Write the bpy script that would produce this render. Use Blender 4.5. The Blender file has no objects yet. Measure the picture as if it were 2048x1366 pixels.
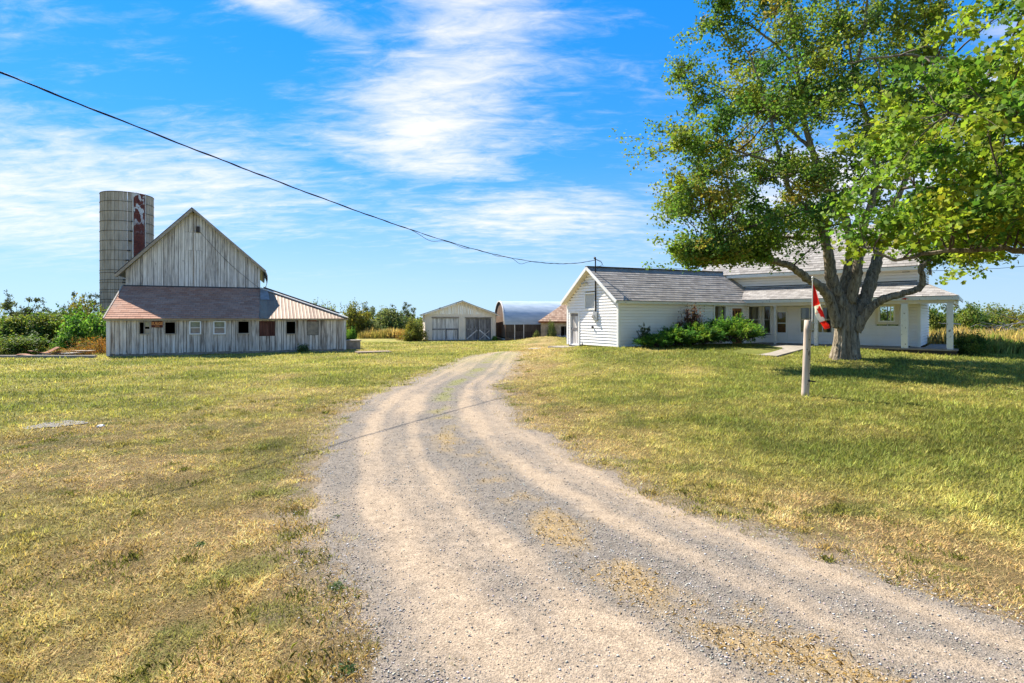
import bpy, math, random
import numpy as np
from mathutils import Vector

# ------------------------------------------------------------------ camera, sky, sun, exposure
sc = bpy.context.scene
COL = sc.collection
rng = np.random.default_rng(7)
random.seed(7)

cam = bpy.data.cameras.new('camera')
cam.sensor_width = 36.0
cam.lens = 36.0 * 1081.0 / 2048.0
cam.shift_y = -47.0 / 2048.0
cam.clip_end = 8000
cam_o = bpy.data.objects.new('camera', cam)
cam_o.location = (0, 0, 2.0)
cam_o.rotation_euler = (math.radians(90), 0, 0)
COL.objects.link(cam_o)
sc.camera = cam_o

SUN_EL = math.radians(48)
SUN_AZ = math.radians(-46)          # from +Y towards -X: behind and to the left
to_sun = Vector((math.sin(SUN_AZ) * math.cos(SUN_EL), math.cos(SUN_AZ) * math.cos(SUN_EL), math.sin(SUN_EL)))
sun = bpy.data.lights.new('sun', 'SUN')
sun.energy = 5.0
sun.angle = math.radians(0.5)
sun.color = (1.0, 0.93, 0.81)
sun_o = bpy.data.objects.new('sun', sun)
sun_o.rotation_euler = to_sun.to_track_quat('Z', 'Y').to_euler()
sun_o.location = (-30, 40, 60)
COL.objects.link(sun_o)

sc.render.engine = 'CYCLES'
sc.cycles.use_denoising = True
sc.cycles.max_bounces = 8
sc.cycles.transparent_max_bounces = 16
sc.cycles.caustics_reflective = False
sc.cycles.caustics_refractive = False
sc.view_settings.view_transform = 'Standard'
sc.view_settings.look = 'None'
sc.view_settings.exposure = 1.3
sc.view_settings.gamma = 1.0
sc.view_settings.use_curve_mapping = False

class NT:
    """tiny helper around a node tree"""
    def __init__(s, tree):
        s.t = tree
    def n(s, typ, **kw):
        nd = s.t.nodes.new(typ)
        for k, v in kw.items():
            setattr(nd, k, v)
        return nd
    def put(s, sock, v):
        if isinstance(v, bpy.types.NodeSocket):
            s.t.links.new(v, sock)
        elif v is not None:
            if isinstance(v, (tuple, list)) and sock.type == 'RGBA' and len(v) == 3:
                v = (*v, 1)
            sock.default_value = v
    def m(s, op, a, b=None, c=None, clamp=False):
        nd = s.n('ShaderNodeMath', operation=op, use_clamp=clamp)
        for i, v in enumerate((a, b, c)):
            s.put(nd.inputs[i], v)
        return nd.outputs[0]
    def vm(s, op, a, b=None):
        nd = s.n('ShaderNodeVectorMath', operation=op)
        s.put(nd.inputs[0], a)
        if b is not None:
            s.put(nd.inputs[3 if op == 'SCALE' else 1], b)
        return nd.outputs[0]
    def mix(s, f, a, b, blend='MIX'):
        nd = s.n('ShaderNodeMix', data_type='RGBA', blend_type=blend)
        s.put(nd.inputs[0], f); s.put(nd.inputs[6], a); s.put(nd.inputs[7], b)
        return nd.outputs[2]
    def noise(s, vec, scale=1, detail=4, rough=.55, dist=0.0):
        nd = s.n('ShaderNodeTexNoise')
        s.put(nd.inputs['Vector'], vec); s.put(nd.inputs['Scale'], scale)
        s.put(nd.inputs['Detail'], detail); s.put(nd.inputs['Roughness'], rough); s.put(nd.inputs['Distortion'], dist)
        return nd.outputs[0]
    def ramp(s, f, stops):
        nd = s.n('ShaderNodeValToRGB')
        cr = nd.color_ramp
        while len(cr.elements) < len(stops):
            cr.elements.new(0.5)
        for e, (p, c) in zip(cr.elements, stops):
            e.position = p
            e.color = (*c, 1) if isinstance(c, (tuple, list)) else (c, c, c, 1)
        s.put(nd.inputs[0], f)
        return nd.outputs[0]
    def smooth(s, v, lo, hi):
        nd = s.n('ShaderNodeMapRange', interpolation_type='SMOOTHSTEP')
        s.put(nd.inputs[0], v); s.put(nd.inputs[1], lo); s.put(nd.inputs[2], hi)
        return nd.outputs[0]
    def comb(s, x, y, z):
        nd = s.n('ShaderNodeCombineXYZ')
        for i, v in enumerate((x, y, z)):
            s.put(nd.inputs[i], v)
        return nd.outputs[0]
    def sep(s, v):
        nd = s.n('ShaderNodeSeparateXYZ'); s.put(nd.inputs[0], v)
        return nd.outputs

# ---- world: physical sky with thin streaky cloud
world = bpy.data.worlds.new('World')
sc.world = world
world.use_nodes = True
w = NT(world.node_tree)
world.node_tree.nodes.clear()
sky = w.n('ShaderNodeTexSky', sky_type='NISHITA')
sky.sun_disc = False
sky.sun_elevation = SUN_EL
sky.sun_rotation = SUN_AZ
sky.altitude = 1800
sky.air_density = 1.0
sky.dust_density = 0.0
sky.ozone_density = 2.0
dirv = w.n('ShaderNodeTexCoord').outputs['Generated']
dx, dy, dz = w.sep(dirv)
w.put(sky.inputs[0], w.vm('NORMALIZE', w.comb(dx, dy, w.m('SQRT', w.m('ADD', w.m('MULTIPLY', dz, dz), .0065)))))
az = w.m('ARCTAN2', dx, dy)
el = w.m('ARCSINE', dz)
zz = w.m('ADD', w.m('MAXIMUM', dz, 0.0), 0.16)
q = w.comb(w.m('DIVIDE', dx, zz), w.m('DIVIDE', dy, zz), 0.0)
def rot2(v, deg, sx, sy):
    nd = w.n('ShaderNodeMapping')
    w.put(nd.inputs['Vector'], v)
    nd.inputs['Rotation'].default_value = (0, 0, math.radians(deg))
    nd.inputs['Scale'].default_value = (sx, sy, 1)
    return nd.outputs[0]
n1 = w.noise(rot2(q, 24, 0.75, 1.7), 1.1, 9, .60, .7)
n2 = w.noise(rot2(q, 10, 1.3, 3.6), 1.7, 8, .62, 1.0)
fine = w.noise(rot2(q, 32, 2.4, 5.6), 2.6, 8, .66, .6)
def blob(a0, e0, ra, re, tilt=0.0):
    a = w.m('SUBTRACT', az, math.radians(a0)); e = w.m('SUBTRACT', el, math.radians(e0))
    t = math.radians(tilt); c_, s_ = math.cos(t), math.sin(t)
    a2 = w.m('ADD', w.m('MULTIPLY', a, c_), w.m('MULTIPLY', e, s_))
    e2 = w.m('SUBTRACT', w.m('MULTIPLY', e, c_), w.m('MULTIPLY', a, s_))
    d = w.m('ADD', w.m('POWER', w.m('ABSOLUTE', w.m('DIVIDE', a2, math.radians(ra))), 2.0),
            w.m('POWER', w.m('ABSOLUTE', w.m('DIVIDE', e2, math.radians(re))), 2.0))
    return w.m('DIVIDE', 1.0, w.m('ADD', 1.0, w.m('POWER', d, 1.6)))
blobs = [(-8, 22, 10, 5.5, 14), (-4, 29, 8, 4, 12), (-10, 16.5, 9, 2.2, -4), (-33, 12, 15, 4.5, 4), (-40, 9, 12, 4, 0), (3, 10.5, 14, 2.6, 0),
         (-26, 29, 13, 1.6, -16), (30, 12, 14, 4, 2), (50, 18, 18, 4, 8), (-75, 20, 24, 5, 4), (95, 15, 24, 5, 0),
         (140, 22, 26, 6, 6), (-130, 18, 28, 6, 0), (178, 12, 20, 4, 0), (10, 50, 22, 8, 10), (-70, 52, 26, 9, -8), (100, 55, 30, 9, 12)]
bsum = None
for b in blobs:
    v = blob(*b)
    bsum = v if bsum is None else w.m('MAXIMUM', bsum, v)
dens = w.m('ADD', w.m('MULTIPLY', n1, .42), w.m('ADD', w.m('MULTIPLY', n2, .34), w.m('MULTIPLY', fine, .34)))
dens = w.m('ADD', dens, w.m('MULTIPLY', bsum, .25))
cloud = w.smooth(dens, .562, .97)
cloud = w.m('MULTIPLY', cloud, w.smooth(el, math.radians(1.0), math.radians(8.0)))
hs = w.n('ShaderNodeHueSaturation')
hs.inputs['Saturation'].default_value = 1.40
hs.inputs['Value'].default_value = 0.575
w.put(hs.inputs['Color'], sky.outputs[0])
lum = w.n('ShaderNodeRGBToBW'); w.put(lum.inputs[0], hs.outputs[0])
flat = w.m('POWER', w.m('DIVIDE', w.m('MAXIMUM', lum.outputs[0], .05), 2.3), -.43)   # evens out the glow towards the sun
skyc = w.mix(1.0, w.vm('SCALE', hs.outputs[0], flat), (.97, .97, .98), 'MULTIPLY')
low = w.m('MULTIPLY', w.m('SUBTRACT', 1.0, w.smooth(w.m('ABSOLUTE', el), 0.0, math.radians(17))), .34)
skyc = w.mix(low, skyc, (3.15, 3.3, 3.4))     # pale haze near the horizon
col = w.mix(w.m('MULTIPLY', cloud, .93), skyc, (4.25, 4.08, 3.92))
bg = w.n('ShaderNodeBackground')
w.put(bg.inputs[0], col)
bg.inputs[1].default_value = 0.115
wo = w.n('ShaderNodeOutputWorld')
w.t.links.new(bg.outputs[0], wo.inputs[0])

# ------------------------------------------------------------------ helpers
def tag(o, label=None, cat=None, group=None, kind=None):
    if label: o['label'] = label
    if cat: o['category'] = cat
    if group: o['group'] = group
    if kind: o['kind'] = kind
    return o

def empty(name, loc, label=None, cat=None, group=None):
    o = bpy.data.objects.new(name, None)
    o.location = loc
    o.empty_display_size = .3
    COL.objects.link(o)
    return tag(o, label, cat, group)

class F:
    """a building's own axes: u along its front, v towards its back, z up"""
    def __init__(s, o, yaw):
        s.o = np.array(o, float)
        y = math.radians(yaw)
        s.R = np.array([[math.cos(y), -math.sin(y), 0], [math.sin(y), math.cos(y), 0], [0, 0, 1]])
    def __call__(s, P):
        return np.asarray(P, float) @ s.R.T + s.o
ID = F((0, 0, 0), 0)

class MB:
    def __init__(s, frame=ID):
        s.V = []; s.Fc = []; s.fr = frame; s.uv = []
    def add(s, verts, faces):
        b = len(s.V)
        s.V.extend([tuple(map(float, v)) for v in verts])
        s.Fc.extend([tuple(i + b for i in f) for f in faces])
        return s
    def box(s, x0, x1, y0, y1, z0, z1):
        return s.hexa([(x0, y0, z0), (x1, y0, z0), (x1, y1, z0), (x0, y1, z0), (x0, y0, z1), (x1, y0, z1), (x1, y1, z1), (x0, y1, z1)])
    def hexa(s, p):
        return s.add(p, [(3, 2, 1, 0), (4, 5, 6, 7), (0, 1, 5, 4), (1, 2, 6, 5), (2, 3, 7, 6), (3, 0, 4, 7)])
    def slab(s, p, th):
        """quad p thickened downwards along its normal"""
        p = [np.array(a, float) for a in p]
        n = np.cross(p[1] - p[0], p[-1] - p[0]); n /= np.linalg.norm(n)
        k = len(p)
        q = [a - n * th for a in p]
        fs = [tuple(range(k)), tuple(reversed(range(k, 2 * k)))]
        for i in range(k):
            j = (i + 1) % k
            fs.append((i, i + k, j + k, j))
        return s.add(p + q, fs)
    def bar(s, a, b, wd, ht=None, up=(0, 0, 1)):
        a = np.array(a, float); b = np.array(b, float); ht = ht or wd
        d = b - a; d /= np.linalg.norm(d)
        up = np.array(up, float)
        if abs(d @ up) > .95: up = np.array((0, 1, 0.))
        x = np.cross(d, up); x /= np.linalg.norm(x); y = np.cross(x, d)
        x = x * wd / 2; y = y * ht / 2
        return s.hexa([a - x - y, a + x - y, b + x - y, b - x - y, a - x + y, a + x + y, b + x + y, b - x + y])
    def tube(s, pts, rad, sides=8, cap=True, wob=0.0, seed=0):
        pts = np.array(pts, float); n = len(pts)
        rad = np.broadcast_to(np.array(rad, float), (n,))
        r = np.random.default_rng(seed)
        tan = np.gradient(pts, axis=0)
        tan /= np.linalg.norm(tan, axis=1)[:, None] + 1e-9
        up = np.array((0, 0, 1.)) if abs(tan[0][2]) < .9 else np.array((1., 0, 0))
        x = np.cross(tan[0], up); x /= np.linalg.norm(x)
        V = []
        ang = np.linspace(0, 2 * math.pi, sides, endpoint=False)
        for i in range(n):
            x = x - tan[i] * (x @ tan[i]); x /= np.linalg.norm(x) + 1e-9
            y = np.cross(tan[i], x)
            rr = rad[i] * (1 + wob * r.normal(size=sides)) if wob else rad[i] * np.ones(sides)
            V.append(pts[i] + (np.cos(ang) * rr)[:, None] * x + (np.sin(ang) * rr)[:, None] * y)
        V = np.concatenate(V)
        fs = []
        for i in range(n - 1):
            for j in range(sides):
                k = (j + 1) % sides
                fs.append((i * sides + j, i * sides + k, (i + 1) * sides + k, (i + 1) * sides + j))
        if cap:
            fs.append(tuple(reversed(range(sides)))); fs.append(tuple(range((n - 1) * sides, n * sides)))
        return s.add(V, fs)
    def lathe(s, prof, sides=24, c=(0, 0)):
        V = []; fs = []
        for (r, z) in prof:
            for j in range(sides):
                a = 2 * math.pi * j / sides
                V.append((c[0] + r * math.cos(a), c[1] + r * math.sin(a), z))
        for i in range(len(prof) - 1):
            for j in range(sides):
                k = (j + 1) % sides
                fs.append((i * sides + j, i * sides + k, (i + 1) * sides + k, (i + 1) * sides + j))
        return s.add(V, fs)
    def build(s, name, mat, root=None, parent=None, smooth=False, uv=None):
        V = s.fr(np.array(s.V)) if len(s.V) else np.zeros((0, 3))
        if root is not None:
            V = V - np.array(root.location)
        me = bpy.data.meshes.new(name)
        me.from_pydata(V.tolist(), [], s.Fc)
        if uv is not None:
            l = me.uv_layers.new(name='UVMap')
            arr = np.array([uv[v] for f in s.Fc for v in f], np.float32)
            l.data.foreach_set('uv', arr.ravel())
        if smooth:
            me.polygons.foreach_set('use_smooth', [True] * len(me.polygons))
        me.update()
        o = bpy.data.objects.new(name, me)
        if mat is not None: me.materials.append(mat)
        COL.objects.link(o)
        par = parent if parent is not None else root
        if par is not None: o.parent = par
        return o

def mesh_np(name, V, faces, mat, col=None, smooth=False):
    """big meshes: V (n,3), faces (m,k)"""
    V = np.ascontiguousarray(V, np.float32); faces = np.ascontiguousarray(faces, np.int32)
    m, k = faces.shape
    me = bpy.data.meshes.new(name)
    me.vertices.add(len(V)); me.vertices.foreach_set('co', V.ravel())
    me.loops.add(m * k); me.loops.foreach_set('vertex_index', faces.ravel())
    me.polygons.add(m)
    me.polygons.foreach_set('loop_start', np.arange(0, m * k, k, dtype=np.int32))
    me.polygons.foreach_set('loop_total', np.full(m, k, np.int32))
    if smooth: me.polygons.foreach_set('use_smooth', np.ones(m, bool))
    if col is not None:
        a = me.color_attributes.new('Col', 'FLOAT_COLOR', 'POINT')
        c = np.ones((len(V), 4), np.float32); c[:, :3] = col
        a.data.foreach_set('color', c.ravel())
    me.update(calc_edges=True)
    me.validate()
    if mat: me.materials.append(mat)
    return me

def link(name, me, root=None, parent=None):
    o = bpy.data.objects.new(name, me)
    COL.objects.link(o)
    p = parent or root
    if p is not None: o.parent = p
    return o

# value noise for laying out colour patches and terrain
_perm = np.random.default_rng(3).random((256, 256))
def vnoise(x, y, sc_=1.0, off=0):
    x = np.asarray(x, float) * sc_ + off * 17.3; y = np.asarray(y, float) * sc_ + off * 9.1
    xi = np.floor(x).astype(int); yi = np.floor(y).astype(int)
    fx = x - xi; fy = y - yi
    fx = fx * fx * (3 - 2 * fx); fy = fy * fy * (3 - 2 * fy)
    g = lambda a, b: _perm[a % 256, b % 256]
    return (g(xi, yi) * (1 - fx) + g(xi + 1, yi) * fx) * (1 - fy) + (g(xi, yi + 1) * (1 - fx) + g(xi + 1, yi + 1) * fx) * fy
def fbm(x, y, sc_, off=0, oct_=4):
    a = .5; t = 0; s = 0
    for i in range(oct_):
        s = s + a * vnoise(x, y, sc_ * 2 ** i, off + i); t += a; a *= .5
    return s / t
def sstep(a, b, x):
    t = np.clip((x - a) / (b - a), 0, 1)
    return t * t * (3 - 2 * t)

# ------------------------------------------------------------------ materials
def material(name):
    m = bpy.data.materials.new(name)
    m.use_nodes = True
    t = NT(m.node_tree)
    b = m.node_tree.nodes['Principled BSDF']
    b.inputs['Specular IOR Level'].default_value = .3
    return m, t, b
def bump(t, b, h, strength=.4, dist=.01):
    nd = t.n('ShaderNodeBump'); nd.inputs['Strength'].default_value = strength; nd.inputs['Distance'].default_value = dist
    t.put(nd.inputs['Height'], h); t.t.links.new(nd.outputs[0], b.inputs['Normal'])
def objco(t):
    return t.n('ShaderNodeTexCoord').outputs['Object']
def rnd(t):
    return t.n('ShaderNodeObjectInfo').outputs['Random']
def scaled(t, v, s):
    return t.vm('MULTIPLY', v, s)

def plain(name, c, rough=.6, var=.25, scale=4.0, metal=0.0, spec=.3, bumpy=0.0):
    m, t, b = material(name)
    n = t.noise(objco(t), scale, 6, .6)
    c2 = tuple(x * (1 - var) for x in c); c3 = tuple(min(1, x * (1 + var * .6)) for x in c)
    t.put(b.inputs['Base Color'], t.ramp(n, [(.3, c2), (.7, c3)]))
    b.inputs['Roughness'].default_value = rough
    b.inputs['Metallic'].default_value = metal
    b.inputs['Specular IOR Level'].default_value = spec
    if bumpy: bump(t, b, t.noise(objco(t), scale * 6, 6, .7), bumpy, .02)
    return m

def wood(name, c_dark, c_mid, c_light, stain=None, horiz=False):
    """weathered bare boards: grain along z, each board its own tone"""
    m, t, b = material(name)
    co = objco(t); r = rnd(t)
    co2 = t.vm('ADD', co, t.comb(t.m('MULTIPLY', r, 37.0), t.m('MULTIPLY', r, 61.0), t.m('MULTIPLY', r, 23.0)))
    sx = (15, 15, .8) if not horiz else (2, 2, 40)
    g1 = t.noise(scaled(t, co2, sx), 1, 8, .62)
    sx2 = (36, 36, 1.8) if not horiz else (4, 4, 90)
    g2 = t.noise(scaled(t, co2, sx2), 1, 6, .65)
    pat = t.noise(scaled(t, co2, (2.2, 2.2, .6)), 1, 5, .6)
    v = t.m('ADD', t.m('MULTIPLY', g1, .45), t.m('ADD', t.m('MULTIPLY', g2, .40), t.m('MULTIPLY', pat, .20)))
    v = t.m('ADD', v, t.m('MULTIPLY', t.m('SUBTRACT', r, .5), .11))
    col_ = t.ramp(v, [(.37, c_dark), (.50, c_mid), (.65, c_light)])
    if stain:
        s = t.smooth(t.noise(scaled(t, co2, (3, 3, .5)), 1, 4, .6), .52, .72)
        col_ = t.mix(t.m('MULTIPLY', s, .7), col_, stain)
    knots = t.smooth(t.noise(scaled(t, co2, (9, 9, 3)), 1, 2, .5), .74, .80)
    col_ = t.mix(t.m('MULTIPLY', knots, .8), col_, tuple(x * .25 for x in c_dark))
    t.put(b.inputs['Base Color'], col_)
    b.inputs['Roughness'].default_value = .85
    b.inputs['Specular IOR Level'].default_value = .15
    bump(t, b, t.m('ADD', g1, t.m('MULTIPLY', g2, .6)), .7, .012)
    return m

def paint(name, c, dirt=(.35, .31, .25), amount=.35, chip=None, chipamt=.0, rough=.5):
    m, t, b = material(name)
    co = objco(t)
    d = t.smooth(t.noise(scaled(t, co, (1.5, 1.5, .7)), 1.2, 6, .65), .45, .85)
    col_ = t.mix(t.m('MULTIPLY', d, amount), c, dirt)
    r = rnd(t)
    col_ = t.mix(t.m('MULTIPLY', r, .10), col_, tuple(x * .72 for x in c))
    if chip:
        k = t.smooth(t.noise(scaled(t, co, (9, 9, 5)), 1.3, 6, .7), .62 - chipamt, .66 - chipamt)
        col_ = t.mix(k, col_, chip)
        bump(t, b, k, -.4, .004)
    t.put(b.inputs['Base Color'], col_)
    b.inputs['Roughness'].default_value = rough
    return m

def shingle(name, c1, c2, c3, tab=.30, stain=None, light=None):
    m, t, b = material(name)
    uv = t.n('ShaderNodeTexCoord').outputs['UV']
    u, row, _ = t.sep(uv)
    ri = t.m('FLOOR', t.m('ADD', row, .001))
    cell = t.comb(t.m('FLOOR', t.m('ADD', t.m('DIVIDE', u, tab), t.m('MULTIPLY', ri, .4137))), ri, 0)
    wn = t.n('ShaderNodeTexWhiteNoise', noise_dimensions='3D'); t.put(wn.inputs[0], cell)
    big = t.noise(objco(t), .9, 4, .6)
    grain = t.noise(objco(t), 60, 3, .7)
    v = t.m('ADD', t.m('MULTIPLY', wn.outputs[0], .42), t.m('ADD', t.m('MULTIPLY', big, .42), t.m('MULTIPLY', grain, .3)))
    col_ = t.ramp(v, [(.25, c1), (.55, c2), (.9, c3)])
    fr = t.m('FRACT', t.m('ADD', t.m('DIVIDE', u, tab), t.m('MULTIPLY', ri, .4137)))
    slot = t.m('LESS_THAN', fr, .035)
    col_ = t.mix(t.m('MULTIPLY', slot, .75), col_, tuple(x * .3 for x in c1))
    if stain:
        s = t.smooth(t.noise(scaled(t, objco(t), (1, 1, 1)), .8, 5, .65), .50, .70)
        col_ = t.mix(t.m('MULTIPLY', s, .65), col_, stain)
    if light:
        s = t.smooth(t.noise(objco(t), 5.5, 4, .7), .70, .74)
        col_ = t.mix(s, col_, light)
    t.put(b.inputs['Base Color'], col_)
    b.inputs['Roughness'].default_value = .9
    b.inputs['Specular IOR Level'].default_value = .2
    bump(t, b, t.m('ADD', wn.outputs[0], grain), .5, .006)
    return m

def leafmat(name, trans=.45, rough=.45, gloss=.3, tint=1.35):
    m = bpy.data.materials.new(name); m.use_nodes = True
    t = NT(m.node_tree); b = m.node_tree.nodes['Principled BSDF']
    out = m.node_tree.nodes['Material Output']
    at = t.n('ShaderNodeAttribute', attribute_name='Col').outputs['Color']
    t.put(b.inputs['Base Color'], at)
    b.inputs['Roughness'].default_value = rough
    b.inputs['Specular IOR Level'].default_value = gloss
    tr = t.n('ShaderNodeBsdfTranslucent')
    t.put(tr.inputs[0], t.mix(1.0, at, (tint, tint * 1.02, tint * .7), 'MULTIPLY'))
    mx = t.n('ShaderNodeMixShader'); mx.inputs[0].default_value = trans
    t.t.links.new(b.outputs[0], mx.inputs[1]); t.t.links.new(tr.outputs[0], mx.inputs[2])
    t.t.links.new(mx.outputs[0], out.inputs[0])
    return m

def glassmat():
    m = bpy.data.materials.new('window_glass'); m.use_nodes = True
    t = NT(m.node_tree); m.node_tree.nodes.clear()
    fr = t.n('ShaderNodeFresnel'); fr.inputs[0].default_value = 1.5
    tr = t.n('ShaderNodeBsdfTransparent'); tr.inputs[0].default_value = (.86, .89, .88, 1)
    gl = t.n('ShaderNodeBsdfGlossy'); gl.inputs['Roughness'].default_value = .02
    f2 = t.m('ADD', t.m('MULTIPLY', fr.outputs[0], 1.5), .02, clamp=True)
    mx = t.n('ShaderNodeMixShader'); t.put(mx.inputs[0], f2)
    t.t.links.new(tr.outputs[0], mx.inputs[1]); t.t.links.new(gl.outputs[0], mx.inputs[2])
    o = t.n('ShaderNodeOutputMaterial'); t.t.links.new(mx.outputs[0], o.inputs[0])
    return m

GREY_BOARD = wood('weathered_grey_boards', (.14, .125, .115), (.57, .53, .49), (.85, .82, .78))
BROWN_BOARD = wood('weathered_brown_boards', (.12, .098, .08), (.52, .445, .38), (.82, .745, .67), stain=(.13, .075, .05))
TRIM_BOARD = wood('weathered_trim', (.16, .13, .10), (.33, .28, .225), (.50, .45, .38), horiz=True)
DARK_BOARD = wood('dark_door_boards', (.06, .055, .055), (.20, .19, .185), (.42, .40, .39), stain=(.05, .035, .03))
RED_BOARD = wood('dark_red_boards', (.03, .012, .01), (.09, .035, .026), (.17, .08, .06))
TAN_BOARD = plain('painted_chipboard', (.27, .23, .185), .8, .35, 6)
SIDING = paint('white_siding', (.93, .89, .85), (.62, .54, .45), .22, rough=.45)
TRIM = paint('white_trim_paint', (.90, .875, .83), (.42, .38, .31), .35)
PEEL = paint('peeling_white_paint', (.76, .75, .72), (.45, .42, .36), .3, chip=(.20, .17, .14), chipamt=.015)
SOFFIT = paint('cream_soffit_paint', (.76, .67, .54), (.35, .30, .23), .4)
GARAGE_W = paint('cream_garage_paint', (.84, .74, .61), (.44, .37, .29), .4, chip=(.30, .29, .28), chipamt=-.06)
SH_GREY = shingle('grey_shingles', (.23, .205, .185), (.32, .29, .262), (.42, .385, .35))
SH_MAIN = shingle('light_grey_shingles', (.19, .175, .165), (.30, .28, .265), (.42, .40, .38), .25)
SH_MAROON = shingle('faded_maroon_shingles', (.33, .155, .095), (.41, .215, .14), (.48, .28, .19), .34, stain=(.26, .18, .14), light=(.62, .58, .55))
SH_CEDAR = shingle('cedar_shake', (.22, .13, .085), (.37, .24, .165), (.52, .38, .28), .16)
GLASS = glassmat()
DARK = plain('dark_interior', (.018, .016, .015), .9, .2)
CURTAIN = plain('pale_curtain', (.62, .60, .55), .9, .2, 12)
STUCCO = plain('old_stucco', (.40, .32, .235), .9, .45, 2.2, bumpy=.5)
STONE = plain('field_stone', (.30, .265, .23), .9, .45, 3.0, bumpy=.6)
CONCRETE = plain('concrete', (.30, .265, .22), .85, .3, 3.0, bumpy=.3)
STEEL = plain('dark_steel', (.06, .05, .045), .55, .3, 6, metal=.5)
ROOFMETAL_DARK = plain('dark_roof_metal', (.055, .055, .06), .5, .3, 3, metal=.3)
GALV = plain('grey_metal_box', (.42, .43, .43), .45, .15, 5, metal=.3)
BLACK = plain('black_cable', (.012, .012, .013), .5, .2)
WHITE_P = plain('white_plastic', (.80, .80, .80), .35, .08)
PVC = plain('aged_white_plastic', (.66, .63, .57), .5, .2, 6)
RUST = plain('rusty_sheet', (.22, .085, .045), .8, .5, 5, metal=.2, bumpy=.3)
DOOR_WOOD = plain('varnished_door', (.30, .13, .045), .45, .35, 6)
POLEWOOD = wood('cedar_post', (.22, .165, .125), (.50, .395, .305), (.66, .56, .465))
RIDGE = plain('ridge_shingle', (.22, .20, .18), .9, .3, 8)
EARTHW = plain('dark_plinth', (.055, .045, .038), .95, .4, 5, bumpy=.3)
# ------------------------------------------------------------------ terrain
HP = np.array([(5.2, 26.8), (14.7, 31.8), (20.3, 26.9)])
def segdist(x, y, a, b):
    ab = b - a; L = ab @ ab
    t = np.clip(((x - a[0]) * ab[0] + (y - a[1]) * ab[1]) / L, 0, 1)
    return np.hypot(x - a[0] - t * ab[0], y - a[1] - t * ab[1])
def terr(x, y):
    x = np.asarray(x, float); y = np.asarray(y, float)
    d = np.minimum(segdist(x, y, HP[0], HP[1]), segdist(x, y, HP[1], HP[2]))
    z = (.46 - .24 * sstep(16, 20, x)) * sstep(9.5, 1.0, d)
    z = z + .10 * sstep(16, 6, np.hypot(x - 10, y - 20)) * sstep(0, 5, x)
    z = z + .50 * np.exp(-(((x - 2.9) / 2.6) ** 2 + ((y - 43.6) / 2.0) ** 2))
    z = z + .05 * (fbm(x, y, .16, 5, 3) - .5) + .03 * (fbm(x, y, .7, 8, 3) - .5)
    far = sstep(60, 140, np.hypot(x, y))
    return z * (1 - far)

# driveway edges as functions of distance (metres in front of the camera)
LE = np.array([(-3.5, -5), (-1.9, 0.), (-.72, 2.96), (-1.05, 3.52), (-1.57, 4.66), (-2.11, 5.94), (-2.72, 8.19), (-3.35, 11.1), (-3.45, 14.0), (-2.95, 19.8), (-2.2, 27.4), (-1.0, 33), (-.3, 38)])
RE = np.array([(16, -5), (8.5, 0.), (4.6, 2.5), (3.35, 3.41), (2.90, 4.05), (2.25, 5.1), (1.60, 6.19), (.90, 7.75), (.26, 10.1), (-.30, 13.2), (-.55, 16.1), (-.10, 19.8), (.40, 27.4), (.9, 33), (1.2, 38)])
def xl(y): return np.interp(y, LE[:, 1], LE[:, 0])
def xr(y): return np.interp(y, RE[:, 1], RE[:, 0])
def road_t(x, y):
    """0..1 across the drive, and signed distance inside it"""
    a = xl(y); b = xr(y)
    j = .55 * (fbm(x, y, 1.1, 21, 4) - .5) + .30 * (fbm(x, y, 4.5, 27, 3) - .5)
    ins = np.minimum(x - a, b - x) * .8 + j
    ins = np.where(y > 27, ins - (y - 27) * .22, ins)
    return (x - a) / np.maximum(b - a, .1), ins

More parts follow.
